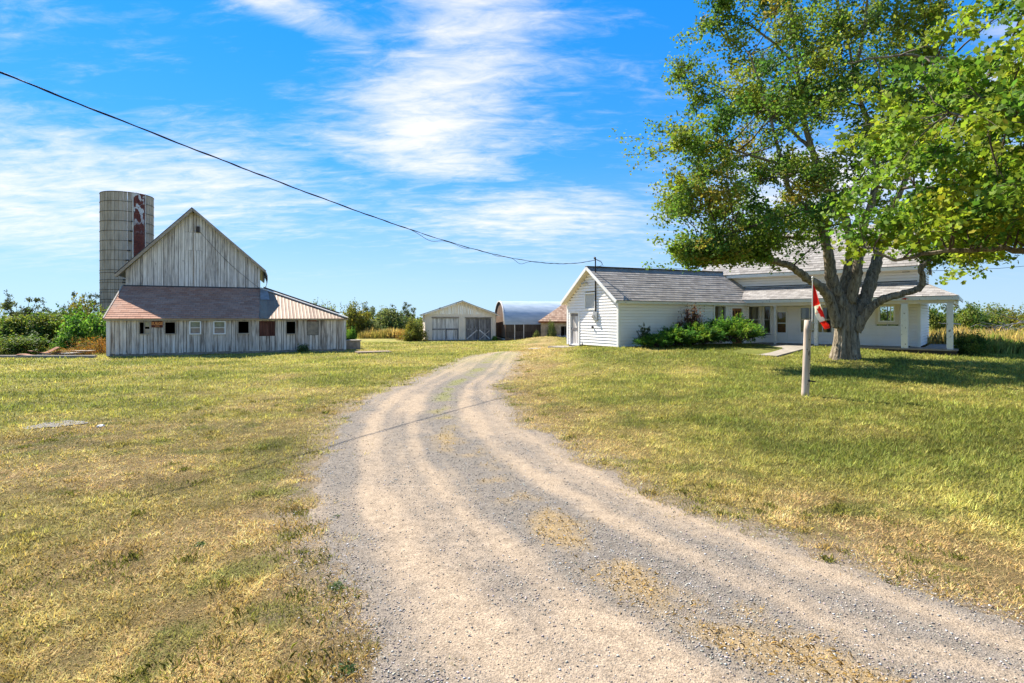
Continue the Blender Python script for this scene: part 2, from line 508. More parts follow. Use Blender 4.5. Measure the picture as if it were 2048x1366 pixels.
STRAW = np.array((.44, .315, .14)); STRAW2 = np.array((.33, .235, .10)); OLIVE = np.array((.325, .285, .08)); GREEN = np.array((.185, .20, .045))
def lawn_col(x, y):
    x = np.asarray(x, float); y = np.asarray(y, float)
    D = np.hypot(x, y)
    xm = .5 * (xl(y) + xr(y))
    right = sstep(-.5, 1.5, x - xm)
    d_road = np.where(right > .5, x - xr(y), xl(y) - x)
    gl = sstep(5.0, 20, D) * .62 + .06
    gr = (sstep(.4, 3.8, d_road) * .70 + sstep(4, 9, d_road) * .22) * sstep(2, 8, D) + .05
    g = gl * (1 - right) + gr * right
    # mowing passes and dry patches
    pat = fbm(x, y, .42, 31, 4); pat2 = fbm(x * .55 + y * .3, y * .9 - x * .25, 1.1, 35, 4); fine = fbm(x, y, 4.5, 37, 3)
    sw = .5 + .5 * np.sin((x * .93 - y * .38) * 2.1 + 3 * fbm(x, y, .25, 41, 2))
    g = g + (pat - .5) * .85 + (pat2 - .5) * .65 + (fine - .5) * .35 + (sw - .5) * .10
    g = np.clip(g, 0, 1)[..., None]
    dead = np.clip((fbm(x, y, .9, 45, 4) - .5) * 2.2 + .4, 0, 1)[..., None]
    straw = STRAW * (1 - dead) + STRAW2 * dead
    c = np.where(g < .6, straw + (OLIVE - straw) * (g / .6), OLIVE + (GREEN - OLIVE) * ((g - .6) / .4))
    for (tx, ty, rx, ry, am) in ((-3.75, 8.5, .38, .75, .9), (6.9, 8.3, 2.2, .75, .55), (-3.1, 7.4, .5, .6, .4), (-8.3, 10.6, .5, .3, .6), (-6.9, 8.6, .9, .25, .45), (-5.2, 9.6, 1.2, .3, .4)):
        g2 = (am * np.exp(-((x - tx) / rx) ** 2 - ((y - ty) / ry) ** 2))[..., None]
        c = c + (GREEN * .62 - c) * g2
    mod = .62 + .30 * fbm(x, y, .33, 111, 4) + .34 * fbm(x * .8 + y * .45, y * .5 - x * .3, 1.5, 115, 4) + .18 * fbm(x * 1.2 - y * .9, x * .16 + y * .2, 3.0, 119, 3)
    c = c * np.clip(mod, .45, 1.35)[..., None]
    tuft = sstep(.66, .74, fbm(x, y, 1.6, 51, 3))[..., None] * .7
    c = c + (GREEN * .9 - c) * tuft
    return c, g[..., 0]

def ground_mat():
    m, t, b = material('lawn_soil')
    at = t.n('ShaderNodeAttribute', attribute_name='Col').outputs['Color']
    co = objco(t)
    f1 = t.noise(co, 30, 6, .75); f2 = t.noise(co, 6, 6, .7); f3 = t.noise(co, 1.3, 5, .65)
    v = t.m('ADD', t.m('MULTIPLY', f1, .55), t.m('ADD', t.m('MULTIPLY', f2, .55), t.m('MULTIPLY', f3, .45)))
    v = t.m('ADD', t.m('MULTIPLY', t.m('SUBTRACT', v, .78), 2.0), .98)
    cc = t.mix(1.0, at, t.comb(v, v, v), 'MULTIPLY')
    t.put(b.inputs['Base Color'], cc)
    b.inputs['Roughness'].default_value = .95
    b.inputs['Specular IOR Level'].default_value = .1
    bump(t, b, t.m('ADD', f1, f2), 1.0, .05)
    return m
xs = np.sinh(np.linspace(-6.2, 6.2, 360)) * 12; ys = np.concatenate([-np.sinh(np.linspace(5.6, .02, 60)) * 12, np.sinh(np.linspace(0, 6.2, 330)) * 10])
gx, gy = np.meshgrid(xs, ys)
GC, _ = lawn_col(gx.ravel(), gy.ravel())
_, ins_ = road_t(gx.ravel(), gy.ravel())
bare = (sstep(-.55, .0, ins_ + .5 * (fbm(gx.ravel(), gy.ravel(), 3.0, 99, 3) - .5)) * .95)[:, None]
GC = GC * sstep(10, 32, np.hypot(gx, gy)).ravel()[:, None] * .42 * (1 - bare) + GC * .50 * (1 - bare) + np.array((.32, .25, .175)) * bare
V = np.stack([gx.ravel(), gy.ravel(), terr(gx.ravel(), gy.ravel())], 1)
nx, ny = len(xs), len(ys)
ii = np.arange(nx * ny).reshape(ny, nx)
Fq = np.stack([ii[:-1, :-1], ii[:-1, 1:], ii[1:, 1:], ii[1:, :-1]], -1).reshape(-1, 4)
ground = link('ground', mesh_np('ground', V, Fq, ground_mat(), GC, True))
tag(ground, 'mown lawn of green and straw coloured grass reaching the horizon', kind='structure')

def drive_mat():
    m, t, b = material('gravel_drive')
    at = t.n('ShaderNodeAttribute', attribute_name='Col').outputs['Color']
    co = objco(t)
    f1 = t.noise(co, 55, 4, .8); f2 = t.noise(co, 9, 6, .75)
    vo = t.n('ShaderNodeTexVoronoi'); t.put(vo.inputs['Vector'], co); vo.inputs['Scale'].default_value = 85
    v = t.m('ADD', t.m('MULTIPLY', f1, .9), t.m('MULTIPLY', f2, .5))
    v = t.m('ADD', t.m('MULTIPLY', t.m('SUBTRACT', v, .70), 2.7), .98)
    cc = t.mix(1.0, at, t.comb(v, v, v), 'MULTIPLY')
    sp = t.smooth(t.noise(co, 62, 2, .5), .62, .70)
    cc = t.mix(t.m('MULTIPLY', sp, .55), cc, (.10, .095, .09))
    t.put(b.inputs['Base Color'], cc)
    b.inputs['Roughness'].default_value = .95
    b.inputs['Specular IOR Level'].default_value = .1
    bump(t, b, t.m('ADD', vo.outputs[0], f1), .7, .008)
    return m
SAND = np.array((.335, .258, .18)); GRAV = np.array((.185, .16, .132)); DRYG = np.array((.31, .215, .10))
def drive_col(x, y, t_):
    n = (fbm(x, y, 2.2, 61, 4) - .5); n2 = fbm(x, y, .8, 65, 4)
    tt = t_ + n * .10
    tr = np.exp(-((tt - .17) / .07) ** 2) + np.exp(-((tt - .36) / .075) ** 2) + np.exp(-((tt - .73) / .05) ** 2) + np.exp(-((tt - .91) / .07) ** 2) - .55 * np.exp(-((tt - .55) / .09) ** 2)
    st_ = fbm(t_ * 22, y * .30 + 40, 1.0, 83, 4)
    tr = np.clip(tr * .72 + .16 + (n2 - .5) * 1.3 + (st_ - .5) * 1.0, 0, 1)[..., None]
    c = GRAV + (SAND - GRAV) * tr
    mid = np.exp(-((tt - .56) / .075) ** 2)
    weeds = np.clip(mid * .45 + (fbm(x, y, 1.9, 71, 4) - .50) * 4.5, 0, 1) * np.clip(mid * 1.3, 0, 1)
    weeds = (weeds * .75)[..., None]
    gz = sstep(8, 14, y)[..., None]
    wc = DRYG * (1 - gz) + np.array((.20, .20, .065)) * gz
    c = c * (1 - weeds) + wc * weeds
    # the far end is grassed over
    gr = (sstep(16, 30, y) * .75 * np.clip(fbm(x, y, .6, 75, 4) * 1.8 - .2, 0, 1))[..., None]
    c = c * (1 - gr) + np.array((.29, .25, .105)) * gr
    return c, weeds[..., 0]
yy = np.concatenate([np.linspace(-3, 2, 14)[:-1], np.exp(np.linspace(math.log(2.0), math.log(36), 420))])
tt = np.linspace(-.12, 1.12, 90)
Yg, Tg = np.meshgrid(yy, tt, indexing='ij')
Xg = xl(Yg) + Tg * (xr(Yg) - xl(Yg))
_, insd = road_t(Xg, Yg)
Zg = terr(Xg, Yg) + np.where(insd > 0, .012, -.03 + 0 * insd)
Zg = terr(Xg, Yg) + np.clip(insd * .10, -.05, .012)
ru = -.02 * (np.exp(-((Tg - .2) / .1) ** 2) + np.exp(-((Tg - .85) / .1) ** 2)) * 0
C_, _ = drive_col(Xg, Yg, Tg)
V = np.stack([Xg, Yg, Zg], -1).reshape(-1, 3)
ii = np.arange(Yg.size).reshape(Yg.shape)
Fq = np.stack([ii[:-1, :-1], ii[:-1, 1:], ii[1:, 1:], ii[1:, :-1]], -1)[...].reshape(-1, 4)
insf = insd.ravel()[Fq].max(1)
Fq = Fq[insf > -.25]
tag(link('driveway', mesh_np('driveway', V, Fq, drive_mat(), C_.reshape(-1, 3), True)), 'sandy gravel driveway curving towards the garage', kind='structure')

# ------------------------------------------------------------------ wall helpers
def split_wall(u0, u1, width, openings, jit=.25, seed=1):
    r = random.Random(seed)
    stops = {u0, u1}
    for o in openings:
        for e in (o[0], o[1]):
            if u0 < e < u1: stops.add(e)
    stops = sorted(stops); out = []
    for a, b in zip(stops[:-1], stops[1:]):
        n = max(1, round((b - a) / width))
        cuts = [a + (b - a) * (i + (r.uniform(-jit, jit) if 0 < i < n else 0)) / n for i in range(n + 1)]
        out += list(zip(cuts[:-1], cuts[1:]))
    return out
def board_wall(fr, root, parent, v, u0, u1, z0, ztop, width, openings, mat, th=.025, gap=.018, jz=.05, seed=1, name='board', axis='u'):
    """vertical boards, each an object; openings are (u0,u1,z0,z1)"""
    r = random.Random(seed)
    zt = ztop if callable(ztop) else (lambda u: ztop)
    for (a, b) in split_wall(u0, u1, width, openings, seed=seed):
        mid = (a + b) / 2; lo = z0 - r.uniform(0, jz)
        segs = [(lo, None)]
        for o in openings:
            if o[0] - 1e-6 <= mid <= o[1] + 1e-6:
                new = []
                for (s0, s1) in segs:
                    top = s1 if s1 is not None else 99
                    if o[2] > s0: new.append((s0, min(o[2], top)))
                    if o[3] < top: new.append((max(o[3], s0), s1))
                segs = new
        dv = r.uniform(-.006, .006); g = gap * r.uniform(.4, 1.5)
        a2, b2 = a + g / 2, b - g / 2
        sk = r.uniform(-.006, .006)
        for (s0, s1) in segs:
            ta = s1 if s1 is not None else zt(a2); tb = s1 if s1 is not None else zt(b2)
            if min(ta, tb) - s0 < .02: continue
            y0, y1 = v - th + dv, v + dv
            mb = MB(fr)
            if axis == 'u':
                mb.hexa([(a2 + sk, y0, s0), (b2 + sk, y0, s0), (b2 + sk, y1, s0), (a2 + sk, y1, s0), (a2, y0, ta), (b2, y0, tb), (b2, y1, tb), (a2, y1, ta)])
            else:
                mb.hexa([(y0, b2, s0), (y0, a2, s0), (y1, a2, s0), (y1, b2, s0), (y0, b2, tb), (y0, a2, ta), (y1, a2, ta), (y1, b2, tb)])
            mb.build(name, mat, root, parent)
def siding_wall(fr, root, parent, plane, rng_at, z0, z1, h, openings, mat, axis='u', out=-1, name='siding_board'):
    """lapped horizontal boards; rng_at(z)->(a,b) extent; out = side the wall faces"""
    z = z0; 
    while z < z1 - .01:
        zt = min(z + h, z1)
        a, b = rng_at((z + zt) / 2)
        if b - a > .03:
            mid = (z + zt) / 2
            cuts = [(a, b)]
            for o in openings:
                if o[2] < mid < o[3]:
                    new = []
                    for (c, d) in cuts:
                        if o[1] <= c or o[0] >= d: new.append((c, d)); continue
                        if o[0] > c: new.append((c, o[0]))
                        if o[1] < d: new.append((o[1], d))
                    cuts = new
            for (c, d) in cuts:
                if d - c < .005: continue
                mb = MB(fr)
                prof_ = [(-.014, z), (-.004, z), (-.004, z + .030), (.064, z + .032), (.046, zt), (-.014, zt)]
                P = []
                for e_ in (c, d):
                    for (o_, h_) in prof_:
                        P.append((e_, plane + out * o_, h_) if axis == 'u' else (plane + out * o_, e_, h_))
                fs_ = [(k_, (k_ + 1) % 6, (k_ + 1) % 6 + 6, k_ + 6) for k_ in range(6)] + [(0, 5, 2, 1), (5, 4, 3, 2), (6, 7, 8, 11), (11, 8, 9, 10)]
                mb.add(P, fs_).build(name, mat, root, parent)
        z = zt
def course_roof(fr, root, parent, el, er, rr, rl, n, mat, name='shingle_course', lift=.02, seed=0):
    """lapped shingle courses between eave (el,er) and ridge (rl,rr); each course an object"""
    el, er, rr, rl = [np.array(p, float) for p in (el, er, rr, rl)]
    nrm = np.cross(er - el, rl - el); nrm /= np.linalg.norm(nrm)
    if nrm[2] < 0: nrm = -nrm
    r = random.Random(seed)
    for i in range(n):
        a, b = i / n, (i + 1.25) / n; b = min(b, 1.0)
        p0 = el + (rl - el) * a; p1 = er + (rr - er) * a
        p3 = el + (rl - el) * b; p2 = er + (rr - er) * b
        L0 = np.linalg.norm(p1 - p0); L1 = np.linalg.norm(p2 - p3)
        if L0 < .02: continue
        o0 = 0.0; o1 = (np.linalg.norm(p3 - el) and (p3 - p0) @ ((p1 - p0) / max(L0, 1e-6)))
        up = nrm * (lift + r.uniform(-.003, .003)); dn = nrm * .003
        mb = MB(fr)
        K = max(2, int(L0 / .8)); vs = []; uvs = []
        for k in range(K + 1):
            f = k / K; sag = nrm * r.uniform(-.006, .004)
            pa = p0 + (p1 - p0) * f; pb = p3 + (p2 - p3) * f
            vs += [pa + up + sag, pb + dn + sag * .3, pa - nrm * .004]
            uvs += [(L0 * f, i + .3), (o1 + L1 * f, i + .8), (L0 * f, i + .3)]
        fs = []
        for k in range(K):
            q0 = 3 * k; q1 = 3 * (k + 1)
            fs += [(q0, q1, q1 + 1, q0 + 1), (q0 + 2, q1 + 2, q1, q0)]
        mb.add(vs, fs)
        mb.build(name, mat, root, parent, uv=uvs)
def sheet_quad(fr, pts, name, mat, root, parent=None, th=.03):
    return MB(fr).slab(pts, th).build(name, mat, root, parent)
def window(fr, root, parent, plane, a, b, z0, z1, fw=.07, mullions=(), rails=(), axis='u', out=-1, mat=None, depth=.09, name='window', glass=True, sill=False):
    """frame with panes set back; a..b along the wall"""
    mat = mat or TRIM
    def bx(mb, c, d, p, q, e, f):
        p, q = min(p, q), max(p, q)
        return mb.box(c, d, p, q, e, f) if axis == 'u' else mb.box(p, q, c, d, e, f)
    f_ = MB(fr); po, pi = plane + out * .085, plane - out * .05
    bx(f_, a, a + fw, po, pi, z0, z1); bx(f_, b - fw, b, po, pi, z0, z1)
    bx(f_, a + fw, b - fw, po, pi, z1 - fw, z1); bx(f_, a + fw, b - fw, po + out * (.02 if sill else 0), pi, z0, z0 + fw)
    wn = f_.build(name, mat, root, parent)
    par = wn if parent is None else parent
    xs_ = [a + fw] + [m for m in mullions] + [b - fw]; zs_ = [z0 + fw] + list(rails) + [z1 - fw]
    if mullions or rails:
        s = MB(fr)
        for m in mullions: bx(s, m - .02, m + .02, plane + out * .035, plane - out * .03, z0 + fw, z1 - fw)
        for zr in rails:
            for c, d in zip(xs_[:-1], xs_[1:]):
                bx(s, c + (.02 if c in mullions else 0), d - (.02 if d in mullions else 0), plane + out * .03, plane - out * .03, zr - .018, zr + .018)
        s.build('sash_bar', mat, root, par)
    if glass:
        for c, d in zip(xs_[:-1], xs_[1:]):
            for e, g in zip(zs_[:-1], zs_[1:]):
                p = MB(fr)
                pl = plane - out * .012
                pp = [(c, e), (d, e), (d, g), (c, g)]
                p.add([(x, pl, z) if axis == 'u' else (pl, x, z) for x, z in pp], [(0, 1, 2, 3)])
                p.build('pane', GLASS, root, par)
    return wn

# ------------------------------------------------------------------ silo
SX, SY, SR, SH_ = -30.6, 43.0, 1.76, 11.72
silo = empty('silo', (SX, SY, 0), 'tall round concrete stave silo with rusty red chute behind the barn', 'silo')
STAVE, t, b = material('concrete_stave')
co = objco(t); r_ = rnd(t)
v = t.m('ADD', t.m('MULTIPLY', t.noise(scaled(t, co, (9, 9, .7)), 1, 6, .65), .7), t.m('MULTIPLY', t.noise(co, 1.1, 5, .6), .35))
v = t.m('ADD', v, t.m('MULTIPLY', t.m('SUBTRACT', r_, .5), .16))
t.put(b.inputs['Base Color'], t.ramp(v, [(.30, (.22, .18, .135)), (.52, (.42, .355, .28)), (.75, (.56, .49, .40))]))
b.inputs['Roughness'].default_value = .9
bump(t, b, t.noise(co, 14, 6, .7), .3, .01)
NS = 40
base = math.atan2(-SY, -SX)
for k in range(NS):
    a0 = 2 * math.pi * k / NS; a1 = 2 * math.pi * (k + 1) / NS - .012
    mb = MB(); vs = []
    for r in (SR, SR - .09):
        for a in (a0, a1):
            for z in (0, SH_ + .0):
                vs.append((SX + r * math.cos(a), SY + r * math.sin(a), z))
    mb.add(vs, [(0, 2, 3, 1), (4, 5, 7, 6), (1, 3, 7, 5), (0, 1, 5, 4), (2, 6, 7, 3)])
    mb.build('stave', STAVE, silo)
zh = SH_ - .75; hoops = [SH_ - .05]
while zh > .3:
    hoops.append(zh)
    if zh < 6.0: hoops.append(zh - .20)
    zh -= .755
for z in hoops:
    mb = MB(); mb.lathe([(SR + .004, z - .016), (SR + .026, z - .012), (SR + .026, z + .012), (SR + .004, z + .016)], 48, (SX, SY))
    hp = mb.build('hoop', STEEL, silo)
    lug = base + .35 - .045 * (SH_ - z) * 1.5
    mb = MB(); c_, s_ = math.cos(lug), math.sin(lug)
    mb.bar((SX + (SR + .045) * c_ - .1 * -s_, SY + (SR + .045) * s_ - .1 * c_, z), (SX + (SR + .045) * c_ + .1 * -s_, SY + (SR + .045) * s_ + .1 * c_, z), .07, .09)
    mb.build('hoop_lug', STEEL, silo, hp)
CHUTE, t, b = material('peeling_red_chute')
co = objco(t)
k = t.smooth(t.noise(scaled(t, co, (1.6, 1.6, 1.1)), 1.6, 5, .55), .55, .58)
zc = t.sep(co)[2]
k = t.m('MULTIPLY', k, t.smooth(zc, 8.2, 10.4))
rr_ = t.ramp(t.noise(co, 3.5, 6, .7), [(.3, (.085, .022, .018)), (.55, (.16, .045, .032)), (.8, (.26, .09, .06))])
t.put(b.inputs['Base Color'], t.mix(k, rr_, (.60, .60, .60)))
b.inputs['Roughness'].default_value = .7
ca = base + .44
zs_ = list(np.arange(SH_ - .06, .4, -.78))
for z in zs_:
    mb = MB(); vs = []; fs = []
    NP = 9
    for i in range(NP):
        a = ca + (-.235 + .47 * i / (NP - 1))
        rr = SR + .03 + .16 * math.sin(math.pi * i / (NP - 1)) ** .5
        for zz_ in (z, z - .765):
            vs.append((SX + rr * math.cos(a), SY + rr * math.sin(a), zz_))
    for i in range(NP - 1):
        fs.append((2 * i, 2 * i + 1, 2 * i + 3, 2 * i + 2))
    mb.add(vs, fs); mb.build('chute_panel', CHUTE, silo, smooth=True)
for sgn in (-.242, .242):
    a = ca + sgn
    MB().bar((SX + (SR + .05) * math.cos(a), SY + (SR + .05) * math.sin(a), .2), (SX + (SR + .05) * math.cos(a), SY + (SR + .05) * math.sin(a), SH_), .07).build('chute_edge', PVC, silo)

# ------------------------------------------------------------------ barn
B = F((-20.74, 27.72, 0), 25)
BD = 16.0
barn = empty('barn', (-20.74, 27.72, 0), 'weathered grey board barn with steep gable and long low lean-to', 'barn')
ops = [(1.36, 1.84, 1.16, 1.79), (2.51, 2.97, 1.17, 1.77), (3.64, 4.16, 1.13, 1.81), (4.78, 5.34, 1.12, 1.81), (5.98, 6.51, 1.155, 1.80), (7.05, 7.86, .97, 1.83), (8.47, 8.95, 1.10, 1.79), (9.58, 10.22, .99, 1.85)]
lean = MB(B).box(0.02, 11.70, .005, .03, 1.85, 1.93).build('lean_to_plate', TRIM_BOARD, barn)
board_wall(B, barn, None, 0.0, 0.0, 11.73, .16, 1.93, .17, ops, BROWN_BOARD, seed=4)
MB(B).box(-.05, 11.78, .02, .30, -.3, .17).build('foundation', STONE, barn)
for (a, b_) in ((-.12, 4.6), (4.62, 6.05), (6.07, 11.9)):
    MB(B).box(a, b_, -.17, -.13, 1.86 + (.02 if a > 6 else 0), 1.985).build('fascia_board', TRIM_BOARD, barn)
MB(B).box(-.05, .10, -.06, .06, .05, 1.93).build('corner_post', GREY_BOARD, barn)
MB(B).box(11.66, 11.8, -.06, .06, .1, 1.93).build('corner_post', GREY_BOARD, barn)
# closing walls behind
MB(B).box(0.0, .03, .03, 3.6, 0, 1.95).build('side_wall', GREY_BOARD, barn)
MB(B).add([(0.015, 0, 1.9), (0.015, 3.6, 1.9), (0.015, 3.6, 3.7)], [(0, 1, 2)]).build('side_gable', GREY_BOARD, barn)
MB(B).box(11.66, 11.70, .03, BD, 0, 1.93).build('side_wall', GREY_BOARD, barn)
MB(B).box(.1, .13, 3.6, BD, 0, 4.8).build('side_wall', GREY_BOARD, barn)
MB(B).box(7.07, 7.1, 3.7, BD, 1.9, 4.9).build('side_wall', GREY_BOARD, barn)
MB(B).box(.1, 11.66, BD - .03, BD, 0, 1.95).build('back_wall', GREY_BOARD, barn)
MB(B).box(.03, 11.66, .05, BD - .1, .0, .04).build('floor', EARTHW, barn)
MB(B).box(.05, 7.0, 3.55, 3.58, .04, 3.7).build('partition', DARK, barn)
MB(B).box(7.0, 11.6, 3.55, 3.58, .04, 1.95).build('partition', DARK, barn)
# windows of the lean-to
for (i, o) in enumerate(ops):
    a, b_, z0, z1 = o
    if i in (2, 3):
        window(B, barn, None, -.005, a - .02, b_ + .02, z0 - .02, z1 + .02, .055, rails=((z0 + z1) / 2,), mat=WHITE_P)
        MB(B).box(a, b_, .10, .11, z0, z1).build('sky_reflection_backing', plain('painted_sky_reflection', (.36, .43, .48), .6, .3), barn)  # added pale blue sheet, its colour imitates sky reflected in the panes
    elif i == 0:
        wn = window(B, barn, None, -.005, a - .03, b_ + .03, z0 - .03, z1 + .03, .05, mullions=((a + b_) / 2 - .02,), mat=TRIM_BOARD, glass=False)
        MB(B).add([((a + b_) / 2, .005, z0), (b_, .005, z0), (b_, .005, z0 + .28), ((a + b_) / 2, .005, z0 + .28)], [(0, 1, 2, 3)]).build('pane', GLASS, barn, wn)
        MB(B).add([((a + b_) / 2, .005, z0 + .36), (b_, .005, z0 + .36), (b_, .005, z1), ((a + b_) / 2, .005, z1)], [(0, 1, 2, 3)]).build('pane', GLASS, barn, wn)
        MB(B).box((a + b_) / 2, b_, .06, .075, z0, z0 + .26).build('broken_panel', PVC, barn, wn)
        MB(B).box((a + b_) / 2, b_, .06, .075, z0 + .38, z1).build('broken_panel', PVC, barn, wn)
    elif i in (1, 4, 6):
        window(B, barn, None, -.005, a - .04, b_ + .04, z0 - .05, z1 + .05, .045, mat=TRIM_BOARD, glass=False)
    elif i == 5:
        for j in range(5):
            c = a + (b_ - a) * j / 5
            MB(B).box(c + .004, c + (b_ - a) / 5 - .004, -.01, .02, z0, z1).build('shutter_board', RED_BOARD, barn)
        MB(B).box(a, b_, -.04, -.012, z0 + .005, z0 + .05).build('shutter_rail', RED_BOARD, barn)
    else:
        MB(B).box(a + .02, b_ - .02, -.03, .0, z0 + .02, z1 - .05).build('patch_panel', TAN_BOARD, barn)
        MB(B).box(a + .02, b_ - .1, -.04, -.0, z1 - .05, z1 + .05).build('patch_strip', RUST, barn)
# lean-to roof
roof = MB(B).slab([(-.15, -.2, 1.95), (7.0, -.2, 1.95), (7.05, 3.6, 3.82), (-.05, 3.6, 3.82)], .05).build('lean_to_roof', TRIM_BOARD, barn)
course_roof(B, barn, roof, (-.17, -.22, 1.965), (7.05, -.22, 1.965), (7.08, 3.58, 3.845), (-.05, 3.58, 3.845), 17, SH_MAROON, lift=.022, seed=3)
MB(B).bar((-.14, -.2, 1.99), (-.04, 3.58, 3.87), .06, .05).build('rake_edge', TRIM_BOARD, barn)
MB(B).box(.0, 7.2, 3.54, 3.60, 3.78, 3.90).build('flashing', ROOFMETAL_DARK, barn)
RIB, t, b = material('tan_ribbed_metal')
co = objco(t)
n_ = t.m('ADD', t.m('MULTIPLY', t.noise(co, 1.3, 5, .6), .6), t.m('MULTIPLY', t.noise(scaled(t, co, (3, 3, 3)), 3, 5, .65), .4))
t.put(b.inputs['Base Color'], t.ramp(t.m('ADD', n_, t.m('MULTIPLY', t.m('SUBTRACT', rnd(t), .5), .2)), [(.3, (.19, .11, .068)), (.55, (.29, .195, .125)), (.8, (.35, .265, .185))]))
b.inputs['Roughness'].default_value = .6
b.inputs['Metallic'].default_value = .1
def zroof(v): return 1.965 + (v + .22) * (3.845 - 1.965) / 3.80
mroof = MB(B).slab([(7.05, -.2, 1.955), (11.85, -.2, 1.955), (7.08, 3.55, 3.80)], .04).build('metal_roof', TRIM_BOARD, barn)
u = 7.09
while u < 11.8:
    u2 = min(u + .38, 11.86); mb = MB(B); K = 8; vs = []; fs = []
    for i in range(K + 1):
        uu = u + (u2 - u) * i / K
        vt = max(-.2, 3.58 - (uu - 7.09) * (3.80 / 4.79))
        h = .022 if i % 4 == 0 else .012
        vs += [(uu, -.24, zroof(-.24) + h), (uu, vt, zroof(vt) + h)]
        if i: fs.append((2 * i - 2, 2 * i, 2 * i + 1, 2 * i - 1))
    mb.add(vs, fs); mb.build('metal_sheet', RIB, barn, mroof); u = u2
MB(B).add([(7.10, 2.0, zroof(2.0) + .05), (7.62, 2.0, zroof(2.0) + .05), (7.52, 3.3, zroof(3.3) + .05), (7.10, 3.55, zroof(3.55) + .05)], [(0, 1, 2, 3)]).build('grey_patch_sheet', plain('grey_tin', (.30, .27, .25), .6, .3), barn, mroof)
MB(B).bar((7.1, 3.56, 3.90), (11.87, -.22, 2.03), .14, .05).build('hip_cap', PVC, barn, mroof)
MB(B).slab([(7.12, 3.5, 3.84), (11.87, -.22, 1.98), (11.95, 4.5, 1.98), (7.12, 4.5, 3.84)], .04).build('side_roof', RIB, barn)
MB(B).slab([(7.3, 4.45, 4.02), (12.05, 4.45, 2.36), (12.05, BD, 2.36), (7.3, BD, 4.02)], .05).build('back_lean_to_roof', ROOFMETAL_DARK, barn)
MB(B).hexa([(7.5, 4.46, 3.70), (11.9, 4.46, 2.12), (11.9, 4.50, 2.12), (7.5, 4.50, 3.70), (7.5, 4.46, 3.91), (11.9, 4.46, 2.36), (11.9, 4.50, 2.36), (7.5, 4.50, 3.91)]).build('back_fascia', DARK_BOARD, barn)
MB(B).box(11.7, 11.75, 4.5, BD, 1.9, 2.3).build('side_wall', GREY_BOARD, barn)
# main gable
AP = (3.46, 8.52)
def gz(u):
    return AP[1] - .07 - (AP[0] - u) * (AP[1] - 4.80) / (AP[0] - .1) if u < AP[0] else AP[1] - .07 - (u - AP[0]) * (AP[1] - 5.15) / (7.1 - AP[0])
hd = [(3.02, 3.92, 6.05, 7.15)]
board_wall(B, barn, None, 3.6, .1, 3.44, 3.80, gz, .168, hd, GREY_BOARD, seed=9, jz=.03)
board_wall(B, barn, None, 3.6, 3.48, 7.1, 3.80, gz, .168, hd, GREY_BOARD, seed=10, jz=.03)
hay = MB(B).box(3.02, 3.92, 3.60, 3.62, 6.05, 7.15).build('hay_door', DARK_BOARD, barn)
board_wall(B, barn, hay, 3.595, 3.02, 3.92, 6.07, 7.13, .18, [], GREY_BOARD, seed=12)
MB(B).box(3.435, 3.485, 3.545, 3.60, 3.8, 8.3).build('centre_batten', TRIM_BOARD, barn)
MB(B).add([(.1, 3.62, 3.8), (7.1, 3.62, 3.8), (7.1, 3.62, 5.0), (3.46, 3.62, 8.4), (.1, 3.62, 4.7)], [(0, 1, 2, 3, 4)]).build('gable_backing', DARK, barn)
mr = MB(B).slab([(-.34, 3.2, 4.44), (AP[0], 3.2, AP[1] + .02), (AP[0], BD, AP[1] + .02), (-.34, BD, 4.44)][::-1], .06).build('main_roof', ROOFMETAL_DARK, barn)
MB(B).slab([(AP[0], 3.2, AP[1] + .02), (7.42, 3.2, 4.96), (7.42, BD, 4.96), (AP[0], BD, AP[1] + .02)], .06).build('roof_slope', ROOFMETAL_DARK, barn, mr)
MB(B).bar((-.34, 3.22, 4.36), (AP[0], 3.22, AP[1] - .06), .05, .14).build('rake_board', TRIM_BOARD, barn, mr)
MB(B).bar((AP[0], 3.22, AP[1] - .06), (7.40, 3.22, 4.90), .05, .14).build('rake_board', TRIM_BOARD, barn, mr)
MB(B).slab([(-.30, 3.25, 4.33), (.1, 3.25, 4.75), (.1, 3.6, 4.75), (-.30, 3.6, 4.33)][::-1], .02).build('soffit', DARK_BOARD, barn, mr)
mb = MB(B); vs = []; fs = []
curl = [(7.36, 4.98), (7.44, 4.80), (7.50, 4.62), (7.51, 4.40), (7.48, 4.18), (7.42, 3.98), (7.36, 3.86)]
for i, (uu, z) in enumerate(curl):
    vs += [(uu, 3.18 + .02 * (i % 2), z), (uu, 9.0, z)]
    if i: fs.append((2 * i - 2, 2 * i, 2 * i + 1, 2 * i - 1))
mb.add(vs, fs); mb.build('curled_sheet', ROOFMETAL_DARK, barn, mr)
mb = MB(B)
for (p, q2) in zip(curl[:-1], curl[1:]): mb.bar((p[0], 3.17, p[1]), (q2[0], 3.17, q2[1]), .035, .05)
mb.build('curled_edge', TRIM_BOARD, barn, mr)
mb = MB(B)
p0, p1 = np.array((3.75, 3.53, 7.25)), np.array((7.02, 3.53, 3.90))
mb.tube([p0 + (p1 - p0) * s - np.array((0, 0, .22 * math.sin(math.pi * s))) for s in np.linspace(0, 1, 14)], .008, 5)
mb.build('gable_wire', BLACK, barn)
MB(B).box(3.60, 3.80, 3.48, 3.57, 7.15, 7.5).build('wire_bracket', STEEL, barn)
